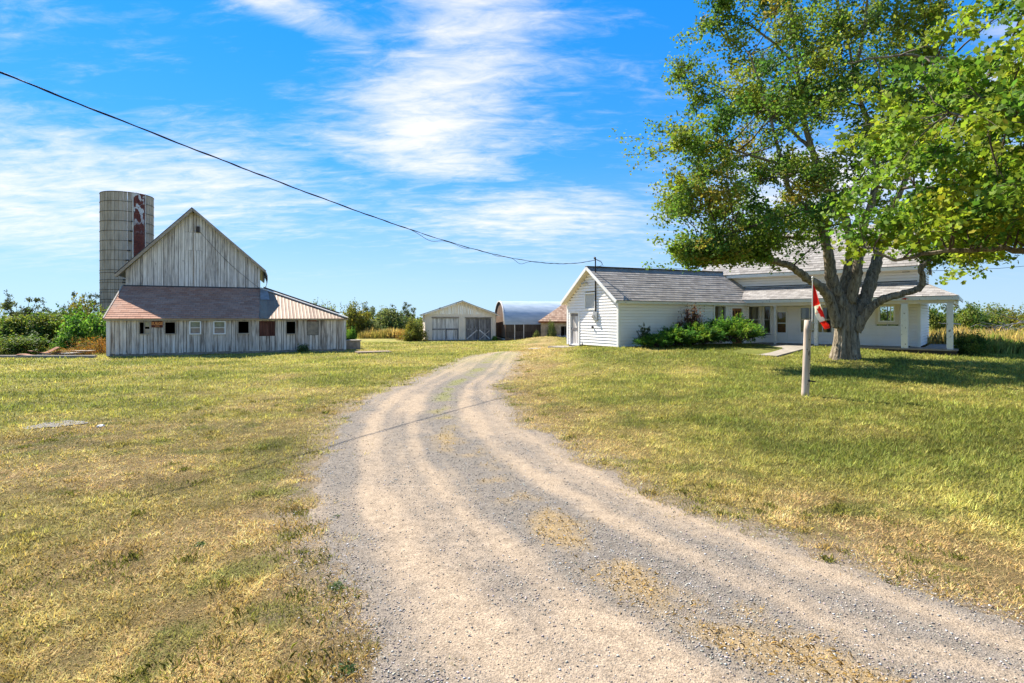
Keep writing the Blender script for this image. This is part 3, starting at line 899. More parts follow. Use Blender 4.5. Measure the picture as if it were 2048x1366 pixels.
# sign on the lean-to
sign = empty('tin_sign', tuple(B([(2.15, -.05, 1.66)])[0]), 'small dark red tin sign lettered in orange on the barn wall', 'sign')
SIGNRED = plain('sign_red', (.10, .022, .014), .6, .4, 9)
SIGNOR = plain('sign_orange', (.72, .30, .10), .6, .25, 14)
MB(B).box(1.90, 2.40, -.055, -.035, 1.50, 1.83).build('plate', SIGNRED, sign)
def text_mesh(body, size, fr, u, v, z, name, mat, root, parent=None):
    cu = bpy.data.curves.new(name, 'FONT'); cu.body = body; cu.size = size; cu.extrude = .004; cu.align_x = 'CENTER'; cu.align_y = 'CENTER'; cu.resolution_u = 2
    cu.offset = .007
    tmp = bpy.data.objects.new(name, cu); COL.objects.link(tmp)
    dg = bpy.context.evaluated_depsgraph_get(); dg.update()
    me = bpy.data.meshes.new_from_object(tmp.evaluated_get(dg))
    bpy.data.objects.remove(tmp)
    n = len(me.vertices); a = np.zeros(n * 3); me.vertices.foreach_get('co', a); a = a.reshape(-1, 3)
    P = np.stack([u + a[:, 0] * .92, v - a[:, 2], z + a[:, 1] * 1.15], 1)
    P = fr(P) - np.array(root.location)
    me.vertices.foreach_set('co', P.ravel()); me.update()
    me.materials.clear(); me.materials.append(mat)
    o = bpy.data.objects.new(name, me); COL.objects.link(o); o.parent = parent or root
    return o
text_mesh('SURGE', .185, B, 2.15, -.061, 1.70, 'lettering', SIGNOR, sign)
MB(B).box(2.06, 2.27, -.062, -.056, 1.56, 1.585).build('underline', SIGNOR, sign)

# ------------------------------------------------------------------ garage
G = F((-7.73, 48.04, 0), 11)
gar = empty('garage', (-7.73, 48.04, 0), 'cream painted double garage with grey plank doors', 'garage')
GA = (3.35, 3.52); GD = 7.0
def ggz(u): return GA[1] - abs(u - GA[0]) * (GA[1] - 2.36) / GA[0]
gops = [(.62, 2.98, 0, 2.02), (3.61, 5.93, 0, 2.00)]
board_wall(G, gar, None, 0, 0, 6.36, .05, ggz, .152, gops, GARAGE_W, th=.02, gap=.012, jz=.0, seed=21, name='wall_board')
MB(G).box(-.0, 6.36, .01, .04, -.1, .06).build('footing', CONCRETE, gar)
for (a, b_, z0, z1) in gops:
    MB(G).box(a - .05, b_ + .05, -.05, .0, z1 - .02, z1 + .09).build('door_track', TRIM_BOARD, gar)
for di, (a, b_, z0, z1) in enumerate(gops):
    for leaf in range(2):
        c = a + (b_ - a) * leaf / 2; d = a + (b_ - a) * (leaf + 1) / 2
        dr = MB(G).box(c + .01, d - .01, .075, .09, .06, z1 - .04).build('door', DARK, gar)
        board_wall(G, gar, dr, .07, c + .01, d - .01, .05, z1 - .05, .165, [], DARK_BOARD if di else GREY_BOARD, gap=.012, jz=.05, seed=31 + di * 2 + leaf, name='door_board')
        MB(G).box(c + .03, d - .03, .015, .043, .92, 1.06).build('door_rail', DARK_BOARD, gar, dr)
        if di or leaf:
            MB(G).box(c + .03, c + .13, .012, .042, .08, .92).build('door_stile', DARK_BOARD, gar, dr)
            MB(G).box(d - .13, d - .03, .012, .042, .08, .92).build('door_stile', DARK_BOARD, gar, dr)
        if di:
            p, q2 = ((c + .1, .10), (d - .1, .92)) if leaf == 0 else ((d - .1, .10), (c + .1, .92))
            MB(G).bar((p[0], .02, p[1]), (q2[0], .02, q2[1]), .10, .03, up=(0, 1, 0)).build('brace', GREY_BOARD, gar, dr)
            if leaf: MB(G).bar((c + .15, .0, .08), (d - .15, .0, .85), .05, .02, up=(0, 1, 0)).build('brace', GREY_BOARD, gar, dr)
MB(G).box(-.005, .02, .05, GD, 0, 2.38).build('side_wall', BROWN_BOARD, gar)
MB(G).box(6.34, 6.365, .05, GD, 0, 2.38).build('side_wall', GARAGE_W, gar)
MB(G).box(0.02, 6.34, GD - .03, GD, 0, 2.4).build('back_wall', GARAGE_W, gar)
gr_ = MB(G).slab([(-.35, -.3, 2.27), (GA[0], -.3, GA[1] + .03), (GA[0], GD + .2, GA[1] + .03), (-.35, GD + .2, 2.27)][::-1], .05).build('roof', ROOFMETAL_DARK, gar)
MB(G).slab([(GA[0], -.3, GA[1] + .03), (6.71, -.3, 2.27), (6.71, GD + .2, 2.27), (GA[0], GD + .2, GA[1] + .03)], .05).build('roof_slope', ROOFMETAL_DARK, gar, gr_)
for s, e in (((-.35, 2.20), (GA[0], GA[1] - .04)), ((6.71, 2.20), (GA[0], GA[1] - .04))):
    MB(G).bar((s[0], -.28, s[1]), (e[0], -.28, e[1]), .04, .10).build('rake_board', GARAGE_W, gar, gr_)
MB(G).box(1.45, 1.62, 3.0, 3.2, 2.75, 3.0).build('vent_pipe', STEEL, gar, gr_)

# ------------------------------------------------------------------ rounded shed with tarp-grey roof
Q = F((-.58, 48.04, 0), 10)
qs = empty('arched_shed', (-.58, 48.04, 0), 'arched shed with curved blue grey sheet roof beside the garage', 'shed')
QL, QW = 9.5, 6.0
def arch(s):   # s 0..1 from the front eave to the ridge
    a = s * math.radians(62)
    return (0 - .04 + (QW / 2 + .04) * (1 - math.cos(a * 1.45)) / (1 - math.cos(math.radians(62) * 1.45)), 1.42 + 2.16 * math.sin(a * 1.45) / math.sin(math.radians(62) * 1.45))
TARP, t, b = material('blue_grey_roof_sheet')
co = objco(t)
n_ = t.noise(scaled(t, co, (.5, 2, 2)), 1.2, 6, .65)
t.put(b.inputs['Base Color'], t.ramp(n_, [(.3, (.26, .33, .39)), (.55, (.37, .44, .50)), (.8, (.52, .56, .58))]))
b.inputs['Roughness'].default_value = .45
bump(t, b, t.noise(co, 5, 5, .6), .25, .03)
prof = [arch(s) for s in np.linspace(0, 1, 12)]
full = prof + [(QW - v, z) for (v, z) in prof[-2::-1]]
NPn = 8; first = None
for k in range(NPn):
    u0, u1 = -.1 + (QL + .1) * k / NPn, -.1 + (QL + .1) * (k + 1) / NPn + .03
    mb = MB(Q); vs = []; fs = []
    for i, (v, z) in enumerate(full):
        vs += [(u0, v, z + .006 * (k % 2)), (u1, v, z + .006 * (k % 2))]
        if i: fs.append((2 * i - 2, 2 * i - 1, 2 * i + 1, 2 * i))
    mb.add(vs, fs); mb.build('roof_sheet', TARP, qs, smooth=True)
# ragged front rib
mb = MB(Q)
for p, q2 in zip(full[:-1], full[1:]): mb.bar((-.12, p[0], p[1]), (-.12, q2[0], q2[1]), .10, .09, up=(1, 0, 0))
mb.build('end_rib', PVC, qs)
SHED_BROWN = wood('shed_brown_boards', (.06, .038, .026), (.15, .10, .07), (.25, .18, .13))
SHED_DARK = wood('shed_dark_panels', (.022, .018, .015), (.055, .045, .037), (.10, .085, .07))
zi = lambda v: float(np.interp(v, [p[0] for p in full], [p[1] for p in full]))
board_wall(Q, qs, None, 0.0, .02, QW - .02, .28, zi, .22, [], SHED_BROWN, seed=41, jz=.02, name='end_board', axis='v')
MB(Q).box(-.05, -.03, .0, QW, .04, .16).build('sill_board', PVC, qs)
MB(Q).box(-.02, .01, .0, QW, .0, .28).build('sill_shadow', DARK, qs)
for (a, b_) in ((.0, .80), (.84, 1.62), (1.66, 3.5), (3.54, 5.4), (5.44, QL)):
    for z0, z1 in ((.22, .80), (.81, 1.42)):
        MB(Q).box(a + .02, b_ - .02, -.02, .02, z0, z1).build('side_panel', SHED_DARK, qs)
for a in (.0, .82, 1.64, 3.52, 5.42):
    MB(Q).box(a - .03, a + .04, -.06, -.025, .0, 1.42).build('side_post', PVC if a else SHED_BROWN, qs)
MB(Q).box(0, QL, -.03, .0, .05, .20).build('sill_board', SHED_BROWN, qs)
MB(Q).box(QL - .03, QL, 0, QW, 0, 1.5).build('back_wall', SHED_BROWN, qs)
MB(Q).box(0, QL, QW - .03, QW, 0, 1.42).build('rear_wall', SHED_BROWN, qs)

# ------------------------------------------------------------------ stone shed
S = F((2.42, 45.4, .15), -4)
st = empty('stone_outbuilding', (2.42, 45.4, .15), 'low tan stucco outbuilding with shake roof behind the white house', 'outbuilding')
def wallrun(fr, plane, u0, u1, z0, z1, openings, name, mat, root):
    mb = MB(fr); us = sorted({u0, u1, *[o[0] for o in openings], *[o[1] for o in openings]})
    for a, b_ in zip(us[:-1], us[1:]):
        m_ = (a + b_) / 2; seg = [(z0, z1)]
        for o in openings:
            if o[0] < m_ < o[1]:
                seg = [s for s in [(z0, o[2]), (o[3], z1)] if s[1] - s[0] > .01]
        for s0, s1 in seg: mb.box(a, b_, plane, plane + .28, s0, s1)
    return mb.build(name, mat, root)
wallrun(S, 0, 0, 6.0, -.3, 1.52, [(1.68, 2.12, .15, 1.15)], 'front_wall', STUCCO, st)
MB(S).box(0, .28, .28, 5.0, -.3, 1.52).build('end_wall', STUCCO, st)
MB(S).box(0, 6.0, 4.8, 5.0, -.3, 1.52).build('rear_wall', STUCCO, st)
MB(S).box(1.62, 1.68, -.03, .06, .1, 1.2).build('door_jamb', TRIM_BOARD, st)
MB(S).box(2.12, 2.18, -.03, .06, .1, 1.2).build('door_jamb', TRIM_BOARD, st)
MB(S).box(1.62, 2.18, -.03, .06, 1.2, 1.28).build('door_lintel', TRIM_BOARD, st)
MB(S).box(-.2, 6.2, -.20, -.16, 1.44, 1.56).build('fascia_board', RUST, st)
rf = MB(S).slab([(-.2, -.2, 1.56), (6.2, -.2, 1.56), (6.2, 2.5, 3.25), (2.2, 2.5, 3.25)], .05).build('roof', TRIM_BOARD, st)
course_roof(S, st, rf, (-.22, -.24, 1.57), (6.2, -.24, 1.57), (6.2, 2.5, 3.27), (2.2, 2.5, 3.27), 11, SH_CEDAR, seed=8)
MB(S).slab([(-.2, -.2, 1.56), (2.2, 2.5, 3.25), (-.2, 5.2, 1.56)], .05).build('hip_end', TRIM_BOARD, st, rf)
MB(S).slab([(2.2, 2.5, 3.25), (6.2, 2.5, 3.25), (6.2, 5.2, 1.56), (-.2, 5.2, 1.56)], .05).build('rear_slope', TRIM_BOARD, st, rf)
# ------------------------------------------------------------------ farmhouse: gabled wing + main block with porch
W = F((5.235, 26.57, .55), 29)
M = F((14.72, 31.83, .55), -41)
house = empty('farmhouse', (14.72, 31.83, .55), 'white clapboard farmhouse with gabled wing, porch and grey shingle roofs', 'house')
WL, WW, WE, WA = 10.85, 4.26, 2.30, 3.95
# wing walls
gab_ops = [(1.74, 2.68, 1.90, 2.78), (3.18, 4.03, -.05, 1.78)]
def gr_range(z):
    if z < WE: return (0, WW)
    k = (WA - z) / (WA - WE) * WW / 2
    return (WW / 2 - k, WW / 2 + k)
siding_wall(W, house, None, 0, gr_range, 0, WA, .150, gab_ops, SIDING, axis='v', out=-1)
wf_ops = [(4.86, 5.50, .88, 1.72), (6.66, 7.73, .62, 2.2), (8.08, 9.12, -.05, 2.08), (9.48, 10.62, .52, 2.2)]
siding_wall(W, house, None, 0, lambda z: (0, WL), 0, WE, .150, wf_ops, SIDING, axis='u', out=-1)
siding_wall(W, house, None, WW, lambda z: (0, WL), 0, WE, .150, [], SIDING, axis='u', out=1)
MB(W).box(-.075, .06, -.075, .06, -.02, WE + .02).build('corner_board', TRIM, house)
MB(W).box(-.075, .06, WW - .06, WW + .075, -.02, WE).build('corner_board', TRIM, house)
MB(W).box(.0, WL, .015, WW - .02, -.6, -.015).build('foundation', EARTHW, house)
# wing gable window (blind panel), plank door, step
gw = MB(W)
for a, b_, c, d in ((1.72, 1.80, 1.88, 2.80), (2.62, 2.70, 1.88, 2.80), (1.80, 2.62, 1.88, 1.96), (1.80, 2.62, 2.72, 2.80)): gw.box(-.085, .03, a, b_, c, d)
gwo = gw.build('blind_window', TRIM, house)
MB(W).box(-.025, .02, 1.80, 2.62, 1.96, 2.72).build('blind_panel', plain('grey_panel', (.52, .51, .48), .6, .12), house, gwo)
gd = MB(W)
for a, b_, c, d in ((3.14, 3.24, -.04, 1.82), (3.97, 4.07, -.04, 1.82), (3.24, 3.97, 1.72, 1.82)): gd.box(-.085, .03, a, b_, c, d)
gdo = gd.build('plank_door', TRIM, house)
for k in range(5):
    a = 3.24 + .73 * k / 5
    MB(W).box(-.02 - .004 * (k % 2), .02, a + .004, a + .142, .0, 1.72).build('door_board', GREY_BOARD, house, gdo)
MB(W).box(-.045, -.026, 3.26, 3.95, .80, .92).build('door_rail', DARK_BOARD, house, gdo)
MB(W).box(-.045, -.026, 3.26, 3.95, 1.56, 1.68).build('door_rail', DARK_BOARD, house, gdo)
MB(W).box(-.06, -.02, 3.24, 3.97, -.05, .03).build('door_sill', TRIM, house, gdo)
# wing roof
wr = MB(W).slab([(-.36, -.24, WE - .02), (11.9, -.24, WE - .02), (11.9, WW / 2, WA + .32), (-.36, WW / 2, WA + .16)], .05).build('wing_roof', TRIM, house)
course_roof(W, house, wr, (-.38, -.27, WE - .0), (11.9, -.27, WE - .0), (11.9, WW / 2, WA + .345), (-.38, WW / 2, WA + .185), 15, SH_GREY, lift=.02, seed=15)
MB(W).slab([(-.36, WW / 2, WA + .16), (11.9, WW / 2, WA + .32), (11.9, WW + .24, WE - .02), (-.36, WW + .24, WE - .02)], .05).build('rear_slope', RIDGE, house, wr)
MB(W).bar((-.37, -.26, WE - .06), (-.37, WW / 2, WA + .11), .035, .15).build('rake_board', TRIM, house, wr)
MB(W).bar((-.37, WW + .26, WE - .06), (-.37, WW / 2, WA + .11), .035, .15).build('rake_board', TRIM, house, wr)
MB(W).slab([(-.34, -.2, WE - .10), (-.03, -.2, WE - .10), (-.03, WW / 2, WA + .04), (-.34, WW / 2, WA + .04)], .02).build('soffit', SOFFIT, house, wr)
MB(W).slab([(-.34, WW / 2, WA + .04), (-.03, WW / 2, WA + .04), (-.03, WW + .2, WE - .10), (-.34, WW + .2, WE - .10)], .02).build('soffit', SOFFIT, house, wr)
MB(W).box(-.34, 9.3, -.25, -.21, WE - .14, WE - .025).build('eave_fascia', PEEL, house, wr)
MB(W).box(-.03, 9.3, -.21, .0, WE - .13, WE - .10).build('eave_soffit', SOFFIT, house, wr)
MB(W).bar((-.38, WW / 2, WA + .20), (11.0, WW / 2, WA + .355), .22, .03).build('ridge_cap', RIDGE, house, wr)
# wing front windows and door
def curtain(fr, u0, u1, v, z0, z1, root, parent):
    mb = MB(fr); n = 14; vs = []; fs = []
    for i in range(n + 1):
        uu = u0 + (u1 - u0) * i / n
        vs += [(uu, v + .02 * math.sin(i * 2.2), z0), (uu, v + .02 * math.sin(i * 2.2), z1)]
        if i: fs.append((2 * i - 2, 2 * i, 2 * i + 1, 2 * i - 1))
    mb.add(vs, fs); return mb.build('curtain', CURTAIN, root, parent)
x = window(W, house, None, 0, 4.86, 5.50, .88, 1.72, .07); 
x = window(W, house, None, 0, 6.66, 7.73, .62, 2.2, .10, rails=(1.36,)); curtain(W, 7.25, 7.62, .12, .7, 2.12, house, x)
x = window(W, house, None, 0, 9.48, 10.62, .52, 2.2, .10, rails=(1.34,)); curtain(W, 10.15, 10.50, .12, 1.36, 2.12, house, x)
dr = MB(W)
for a, b_, c, d in ((8.06, 8.16, -.03, 2.10), (9.04, 9.14, -.03, 2.10), (8.16, 9.04, 2.0, 2.10)): dr.box(a, b_, -.085, .03, c, d)
fd = dr.build('front_door', TRIM, house)
MB(W).box(8.16, 9.04, .0, .03, 1.18, 2.0).build('door_panel', DOOR_WOOD, house, fd)
for a in (8.30, 8.55, 8.78): MB(W).box(a, a + .09, -.006, .0, 1.32 if a != 8.55 else 1.28, 1.86).build('door_slot', DARK, house, fd)
MB(W).box(8.16, 9.04, .0, .03, 0, .25).build('door_panel', DOOR_WOOD, house, fd)
MB(W).box(8.16, 9.04, -.02, .02, 1.12, 1.18).build('door_rail', TRIM, house, fd)
MB(W).add([(8.16, .01, .25), (9.04, .01, .25), (9.04, .01, 1.12), (8.16, .01, 1.12)], [(0, 1, 2, 3)]).build('pane', GLASS, house, fd)
MB(W).tube([(5.95, -.045, .3), (5.95, -.045, 2.15)], .012, 6).build('wall_cable', BLACK, house)
MB(W).tube([(-.06, 2.9, -.2), (-.06, 2.9, .12)], .03, 8).build('vent_pipe', STEEL, house)
# electric service
mast = MB(W).tube([(-.10, 1.70, 1.7), (-.10, 1.70, 3.0), (-.10, 1.70, 4.50)], .032, 8).build('service_mast', BLACK, house)
MB(W).tube([(-.10, 1.70, 4.48), (-.13, 1.68, 4.56), (-.20, 1.64, 4.57), (-.25, 1.60, 4.50)], [.035, .05, .05, .035], 8).build('weatherhead', BLACK, house, mast)
for k in range(3):
    MB(W).tube([(-.24, 1.60, 4.50), (.05 + .04 * k, 1.45, 4.40 - .05 * k), (.10 + .05 * k, 1.40, 4.2 - .06 * k), (-.05, 1.66, 4.05 + .05 * k)], .008, 5).build('lead_wire', BLACK, house, mast)
mt = MB(W).box(-.14, -.03, 1.54, 1.86, 1.32, 1.78).build('meter_box', GALV, house)
MB(W).tube([(-.13, 1.78, 1.52), (-.22, 1.78, 1.52)], [.09, .085], 14).build('meter_dial', GLASS, house, mt)
MB(W).tube([(-.06, 1.95, .98), (-.14, 1.95, .98)], .05, 10).build('hose_tap', STEEL, house)
fl = MB(W).box(-.12, -.03, 2.52, 2.62, 3.28, 3.36).build('floodlight', GALV, house)
for dv in (-.13, .13): MB(W).tube([(-.10, 2.57 + dv * .6, 3.34), (-.22, 2.57 + dv * 1.4, 3.27)], [.03, .065], 10).build('lamp_head', GALV, house, fl)

# main block
ML0, ML1, MD = -3.3, 7.40, 6.0
mf_ops = [(.08, .53, .52, 2.18), (.77, 1.39, -.05, 2.12), (1.99, 3.69, .58, 2.10), (5.60, 6.62, 1.12, 2.33)]
siding_wall(M, house, None, 0, lambda z: (-.2 if z < 2.2 else ML0, ML1), 0, 4.05, .150, mf_ops, SIDING, axis='u', out=-1)
def me_range(z):
    if z < 4.05: return (0, MD)
    k = (6.55 - z) / (6.55 - 4.05) * MD / 2
    return (MD / 2 - k, MD / 2 + k)
siding_wall(M, house, None, ML1, me_range, 0, 6.5, .150, [], SIDING, axis='v', out=1)
siding_wall(M, house, None, ML0, me_range, 0, 6.5, .150, [], SIDING, axis='v', out=-1)
siding_wall(M, house, None, MD, lambda z: (ML0, ML1), 0, 4.05, .150, [(4.85, 6.05, .8, 2.3)], SIDING, axis='u', out=1)
MB(M).box(ML1 - .06, ML1 + .075, -.075, .06, -.02, 4.05).build('corner_board', TRIM, house)
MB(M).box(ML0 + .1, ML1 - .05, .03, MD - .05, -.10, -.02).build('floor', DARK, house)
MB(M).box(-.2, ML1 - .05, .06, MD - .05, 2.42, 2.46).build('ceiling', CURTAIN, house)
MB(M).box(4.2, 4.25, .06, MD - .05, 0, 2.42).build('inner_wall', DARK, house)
# main windows, storm door
window(M, house, None, 0, .08, .53, .52, 2.18, .06, rails=(1.36,))
sd = MB(M)
for a, b_, c, d in ((.77, .85, -.02, 2.12), (1.31, 1.39, -.02, 2.12), (.85, 1.31, 1.78, 2.12), (.85, 1.31, .02, .62), (.85, 1.31, 1.13, 1.18)): sd.box(a, b_, -.085, .01, c, d)
sdo = sd.build('storm_door', TRIM, house)
for z0, z1 in ((.62, 1.13), (1.18, 1.78)):
    MB(M).add([(.85, -.02, z0), (1.31, -.02, z0), (1.31, -.02, z1), (.85, -.02, z1)], [(0, 1, 2, 3)]).build('pane', GLASS, house, sdo)
MB(M).box(.85, 1.31, .05, .08, .02, 2.0).build('inner_door', DOOR_WOOD, house, sdo)
MB(M).box(1.26, 1.30, -.09, -.05, .95, 1.05).build('handle', STEEL, house, sdo)
x = window(M, house, None, 0, 1.99, 3.69, .58, 2.10, .09, mullions=(2.52, 3.16), rails=(1.36,))
curtain(M, 2.06, 2.3, .12, .65, 2.0, house, x)
x = window(M, house, None, 0, 5.72, 6.44, 1.24, 2.10, .07, mullions=(6.24,))
cz = MB(M)
for a, b_, c, d in ((5.60, 5.72, 1.12, 2.33), (6.44, 6.62, 1.12, 2.33), (5.72, 6.44, 2.10, 2.33), (5.72, 6.44, 1.12, 1.24)): cz.box(a, b_, -.095, .02, c, d)
cz.build('wide_casing', SOFFIT, house, x)
window(M, house, None, MD, 4.85, 6.05, .8, 2.3, .06, out=1, mullions=(5.45,))
# main roof
RZ = 6.75
mr = MB(M).slab([(ML0 - .3, -.42, 4.02), (ML1 + .15, -.42, 4.02), (ML1 + .15, MD / 2, RZ), (ML0 - .3, MD / 2, RZ)], .06).build('main_roof', TRIM, house)
course_roof(M, house, mr, (ML0 - .32, -.46, 4.04), (ML1 + .17, -.46, 4.04), (ML1 + .17, MD / 2, RZ + .03), (ML0 - .32, MD / 2, RZ + .03), 19, SH_MAIN, lift=.018, seed=17)
MB(M).slab([(ML0 - .3, MD / 2, RZ), (ML1 + .15, MD / 2, RZ), (ML1 + .15, MD + .42, 4.02), (ML0 - .3, MD + .42, 4.02)], .06).build('rear_slope', RIDGE, house, mr)
MB(M).box(-1.9, ML1 + .13, -.46, -.42, 3.84, 4.015).build('eave_fascia', TRIM, house, mr)
MB(M).box(-1.9, ML1 + .13, -.42, -.03, 3.84, 3.88).build('eave_soffit', SOFFIT, house, mr)
for uu in (ML0 - .31, ML1 + .16):
    MB(M).bar((uu, -.44, 3.96), (uu, MD / 2, RZ - .06), .04, .16).build('rake_board', TRIM, house, mr)
    MB(M).bar((uu, MD + .44, 3.96), (uu, MD / 2, RZ - .06), .04, .16).build('rake_board', TRIM, house, mr)
# porch
PV = -1.75; PE = 2.46; PT = 3.24
pr = MB(M).slab([(-1.6, PV, PE), (8.98, PV, PE), (7.36, -.03, PT), (-2.4, -.03, PT)], .05).build('porch_roof', TRIM, house)
course_roof(M, house, pr, (-1.6, PV - .03, PE + .015), (9.0, PV - .03, PE + .015), (7.36, -.03, PT + .02), (-2.4, -.03, PT + .02), 9, SH_MAIN, lift=.018, seed=19)
MB(M).slab([(8.98, PV, PE), (8.98, 5.0, PE), (7.59, 5.0, PT), (7.59, -.25, PT)], .05).build('side_slope', RIDGE, house, pr)
MB(M).box(-1.7, 7.4, -.05, -.032, PT - .06, PT + .09).build('flashing', ROOFMETAL_DARK, house, pr)
MB(M).box(-.55, 9.0, PV - .02, PV + .02, PE - .17, PE - .005).build('porch_fascia', PEEL, house, pr)
MB(M).box(8.96, 9.0, PV + .02, 5.0, PE - .17, PE - .005).build('porch_fascia', TRIM, house, pr)
MB(M).box(-.5, 8.80, PV + .10, PV + .28, PE - .33, PE - .16).build('porch_beam', SOFFIT, house, pr)
MB(M).box(8.62, 8.80, PV + .28, 5.0, PE - .33, PE - .16).build('porch_beam', SOFFIT, house, pr)
MB(M).box(-.5, 8.95, PV + .28, -.03, PE - .19, PE - .165).build('porch_ceiling', SOFFIT, house, pr)
def post(u, half, mat, name='porch_post', cap=True):
    p = MB(M).box(u - half, u + half, PV + .19 - half, PV + .19 + half, 0, PE - .33).build(name, mat, house)
    if cap: MB(M).box(u - half - .03, u + half + .03, PV + .16 - half, PV + .22 + half, PE - .40, PE - .335).build('post_cap', mat, house, p)
    return p
post(1.14, .045, PVC); post(3.16, .085, PEEL, cap=False); post(6.96, .135, PEEL, cap=False); post(8.66, .12, PEEL, cap=False)
dk = MB(M).box(-1.3, 8.95, PV, -.03, -.07, 0).build('porch_deck', plain('porch_floor', (.26, .22, .19), .7, .3, 4), house)
MB(M).box(7.62, 8.95, -.03, 5.0, -.07, 0).build('side_deck', plain('porch_floor_side', (.26, .22, .19), .7, .3, 4), house, dk)
MB(M).box(3.3, 8.9, PV + .06, PV + .1, -.65, -.07).build('deck_skirt', EARTHW, house, dk)
MB(M).box(8.86, 8.9, PV + .1, 5.0, -.65, -.07).build('deck_skirt', EARTHW, house, dk)
MB(M).box(6.75, 7.05, -.10, -.03, .01, .05).build('door_mat', DARK, house, dk)
# walkway ramp
ramp = MB(M).hexa([(1.0, -8.2, -1.0), (3.0, -8.2, -1.0), (3.1, PV - .02, -1.0), (1.2, PV - .02, -1.0), (1.0, -8.2, -.20), (3.0, -8.2, -.20), (3.1, PV - .02, -.02), (1.2, PV - .02, -.02)]).build('walkway', CONCRETE)
tag(ramp, 'sloping concrete walkway leading up to the porch', kind='structure')
stp = MB(W).box(-1.25, -.06, 2.95, 4.45, -.45, -.10).build('door_step', CONCRETE)
tag(stp, 'flat concrete step in front of the weathered plank door', 'step')
# garden edging
e1 = MB(W).box(.1, 5.2, -2.35, -2.22, -.55, -.12).build('garden_edging', TRIM_BOARD)
tag(e1, 'long weathered timber edging in front of the juniper bushes', 'edging')
e2 = MB(W).tube([(6.6, -1.9, -.17), (8.2, -1.55, -.10)], .09, 9).build('edging_log', TRIM_BOARD)
tag(e2, 'short round log lying between the juniper and the walkway', 'log')
orn = MB(M)
for k in range(5):
    a = k * 2 * math.pi / 5
    orn.add([(6.98 + .05 * math.cos(a + s), PV - .035 - .01 * (i == 1), 2.37 + .03 * math.sin(a + s)) if s else (6.98 + .19 * math.cos(a), PV - .035, 2.37 + .07 * math.sin(a)) for i, s in enumerate((-.6, 0, .6))], [(0, 1, 2)])
orn.add([(6.98 + .06 * math.cos(a), PV - .035, 2.37 + .04 * math.sin(a)) for a in np.linspace(0, 2 * math.pi, 10, endpoint=False)], [tuple(range(10))])
oo = orn.build('red_ornament', plain('red_enamel', (.55, .05, .025), .5, .2))
tag(oo, 'small red ornament fixed to the white porch fascia', 'ornament')

# ------------------------------------------------------------------ lawn post with flag
PX, PY = 7.16, 13.17
PZ = float(terr(PX, PY))
post_o = empty('lawn_post', (PX, PY, PZ), 'thick pale wooden post standing in the front lawn', 'post')
pts = np.array([(PX + .004 * i - .01, PY, PZ - .15 + 2.0 * i / 8) for i in range(9)])
pts[:, 0] += np.linspace(-.012, .03, 9)
MB().tube(pts, [.088, .086, .087, .083, .085, .082, .081, .082, .077], 18, wob=.022, seed=3).build('trunk', POLEWOOD, post_o, smooth=True)
for k, (dx_, z) in enumerate(((.035, 1.60), (.02, 1.38), (-.03, 1.14), (.04, 1.10), (.02, .90), (.03, .56), (-.02, .30))):
    a = math.asin(dx_ / .083)
    MB().tube([(PX + .02 + dx_, PY - .083 * math.cos(a) + .01, PZ + z), (PX + .02 + dx_, PY - .083 * math.cos(a) - .006, PZ + z)], .012, 8).build('bolt_hole', BLACK, post_o)
MB().tube([(PX + .03, PY - .09, PZ + .38), (PX + .05, PY - .13, PZ + .38), (PX + .16, PY - .14, PZ + .36)], [.03, .02, .015], 8).build('hook', STEEL, post_o)
MB().tube([(PX + .03, PY - .07, PZ + .38), (PX + .03, PY - .086, PZ + .38)], .032, 10).build('knot', DARK_BOARD, post_o)
for z in (1.62, 1.78):
    MB().box(PX + .05, PX + .21, PY - .03, PY + .03, PZ + z - .012, PZ + z + .012).build('pole_bracket', GALV, post_o)
FX = PX + .155
flag = empty('flag_on_pole', (FX, PY, PZ + 1.6), 'red and white maple leaf flag hanging limp from a thin pole on the post', 'flag')
MB().tube([(FX, PY, PZ + 1.60), (FX + .01, PY, PZ + 2.80)], .013, 8).build('pole', PVC, flag)
MB().lathe([(.012, PZ + 2.80), (.022, PZ + 2.83), (.016, PZ + 2.85), (.03, PZ + 2.885), (.012, PZ + 2.92), (.001, PZ + 2.925)], 10, (FX + .01, PY)).build('finial', PVC, flag)
# cloth: hoist along the pole, fly falls to the right
def flag_pt(s, t_):   # s along fly 0..1, t_ 0 bottom..1 top of hoist
    SS = [0, .30, .62, .75, 1]
    top = np.interp(s, SS, [0, .22, .28, .32, .43]), np.interp(s, SS, [2.73, 2.24, 1.98, 1.87, 1.72])
    bot = np.interp(s, SS, [0, .03, .15, .21, .35]), np.interp(s, SS, [2.19, 2.18, 1.90, 1.77, 1.62])
    xx = bot[0] + (top[0] - bot[0]) * t_; zz_ = bot[1] + (top[1] - bot[1]) * t_
    amp = .07 * min(1, s * 2.2)
    yy_ = amp * math.sin(t_ * 6.5 + s * 2.0) + .03 * math.sin(s * 14 + t_ * 4)
    return (FX + .012 + xx, PY + yy_, PZ + zz_)
ns, nt_ = 64, 40
Vf = np.array([flag_pt(i / ns, j / nt_) for i in range(ns + 1) for j in range(nt_ + 1)])
leafp = np.array([(0, .44), (.06, .32), (.14, .36), (.11, .16), (.22, .24), (.25, .17), (.37, .19), (.33, .08), (.40, .04), (.22, -.12), (.24, -.19), (.02, -.16), (.02, -.40), (-.02, -.40), (-.02, -.16), (-.24, -.19), (-.22, -.12), (-.40, .04), (-.33, .08), (-.37, .19), (-.25, .17), (-.22, .24), (-.11, .16), (-.14, .36), (-.06, .32)])
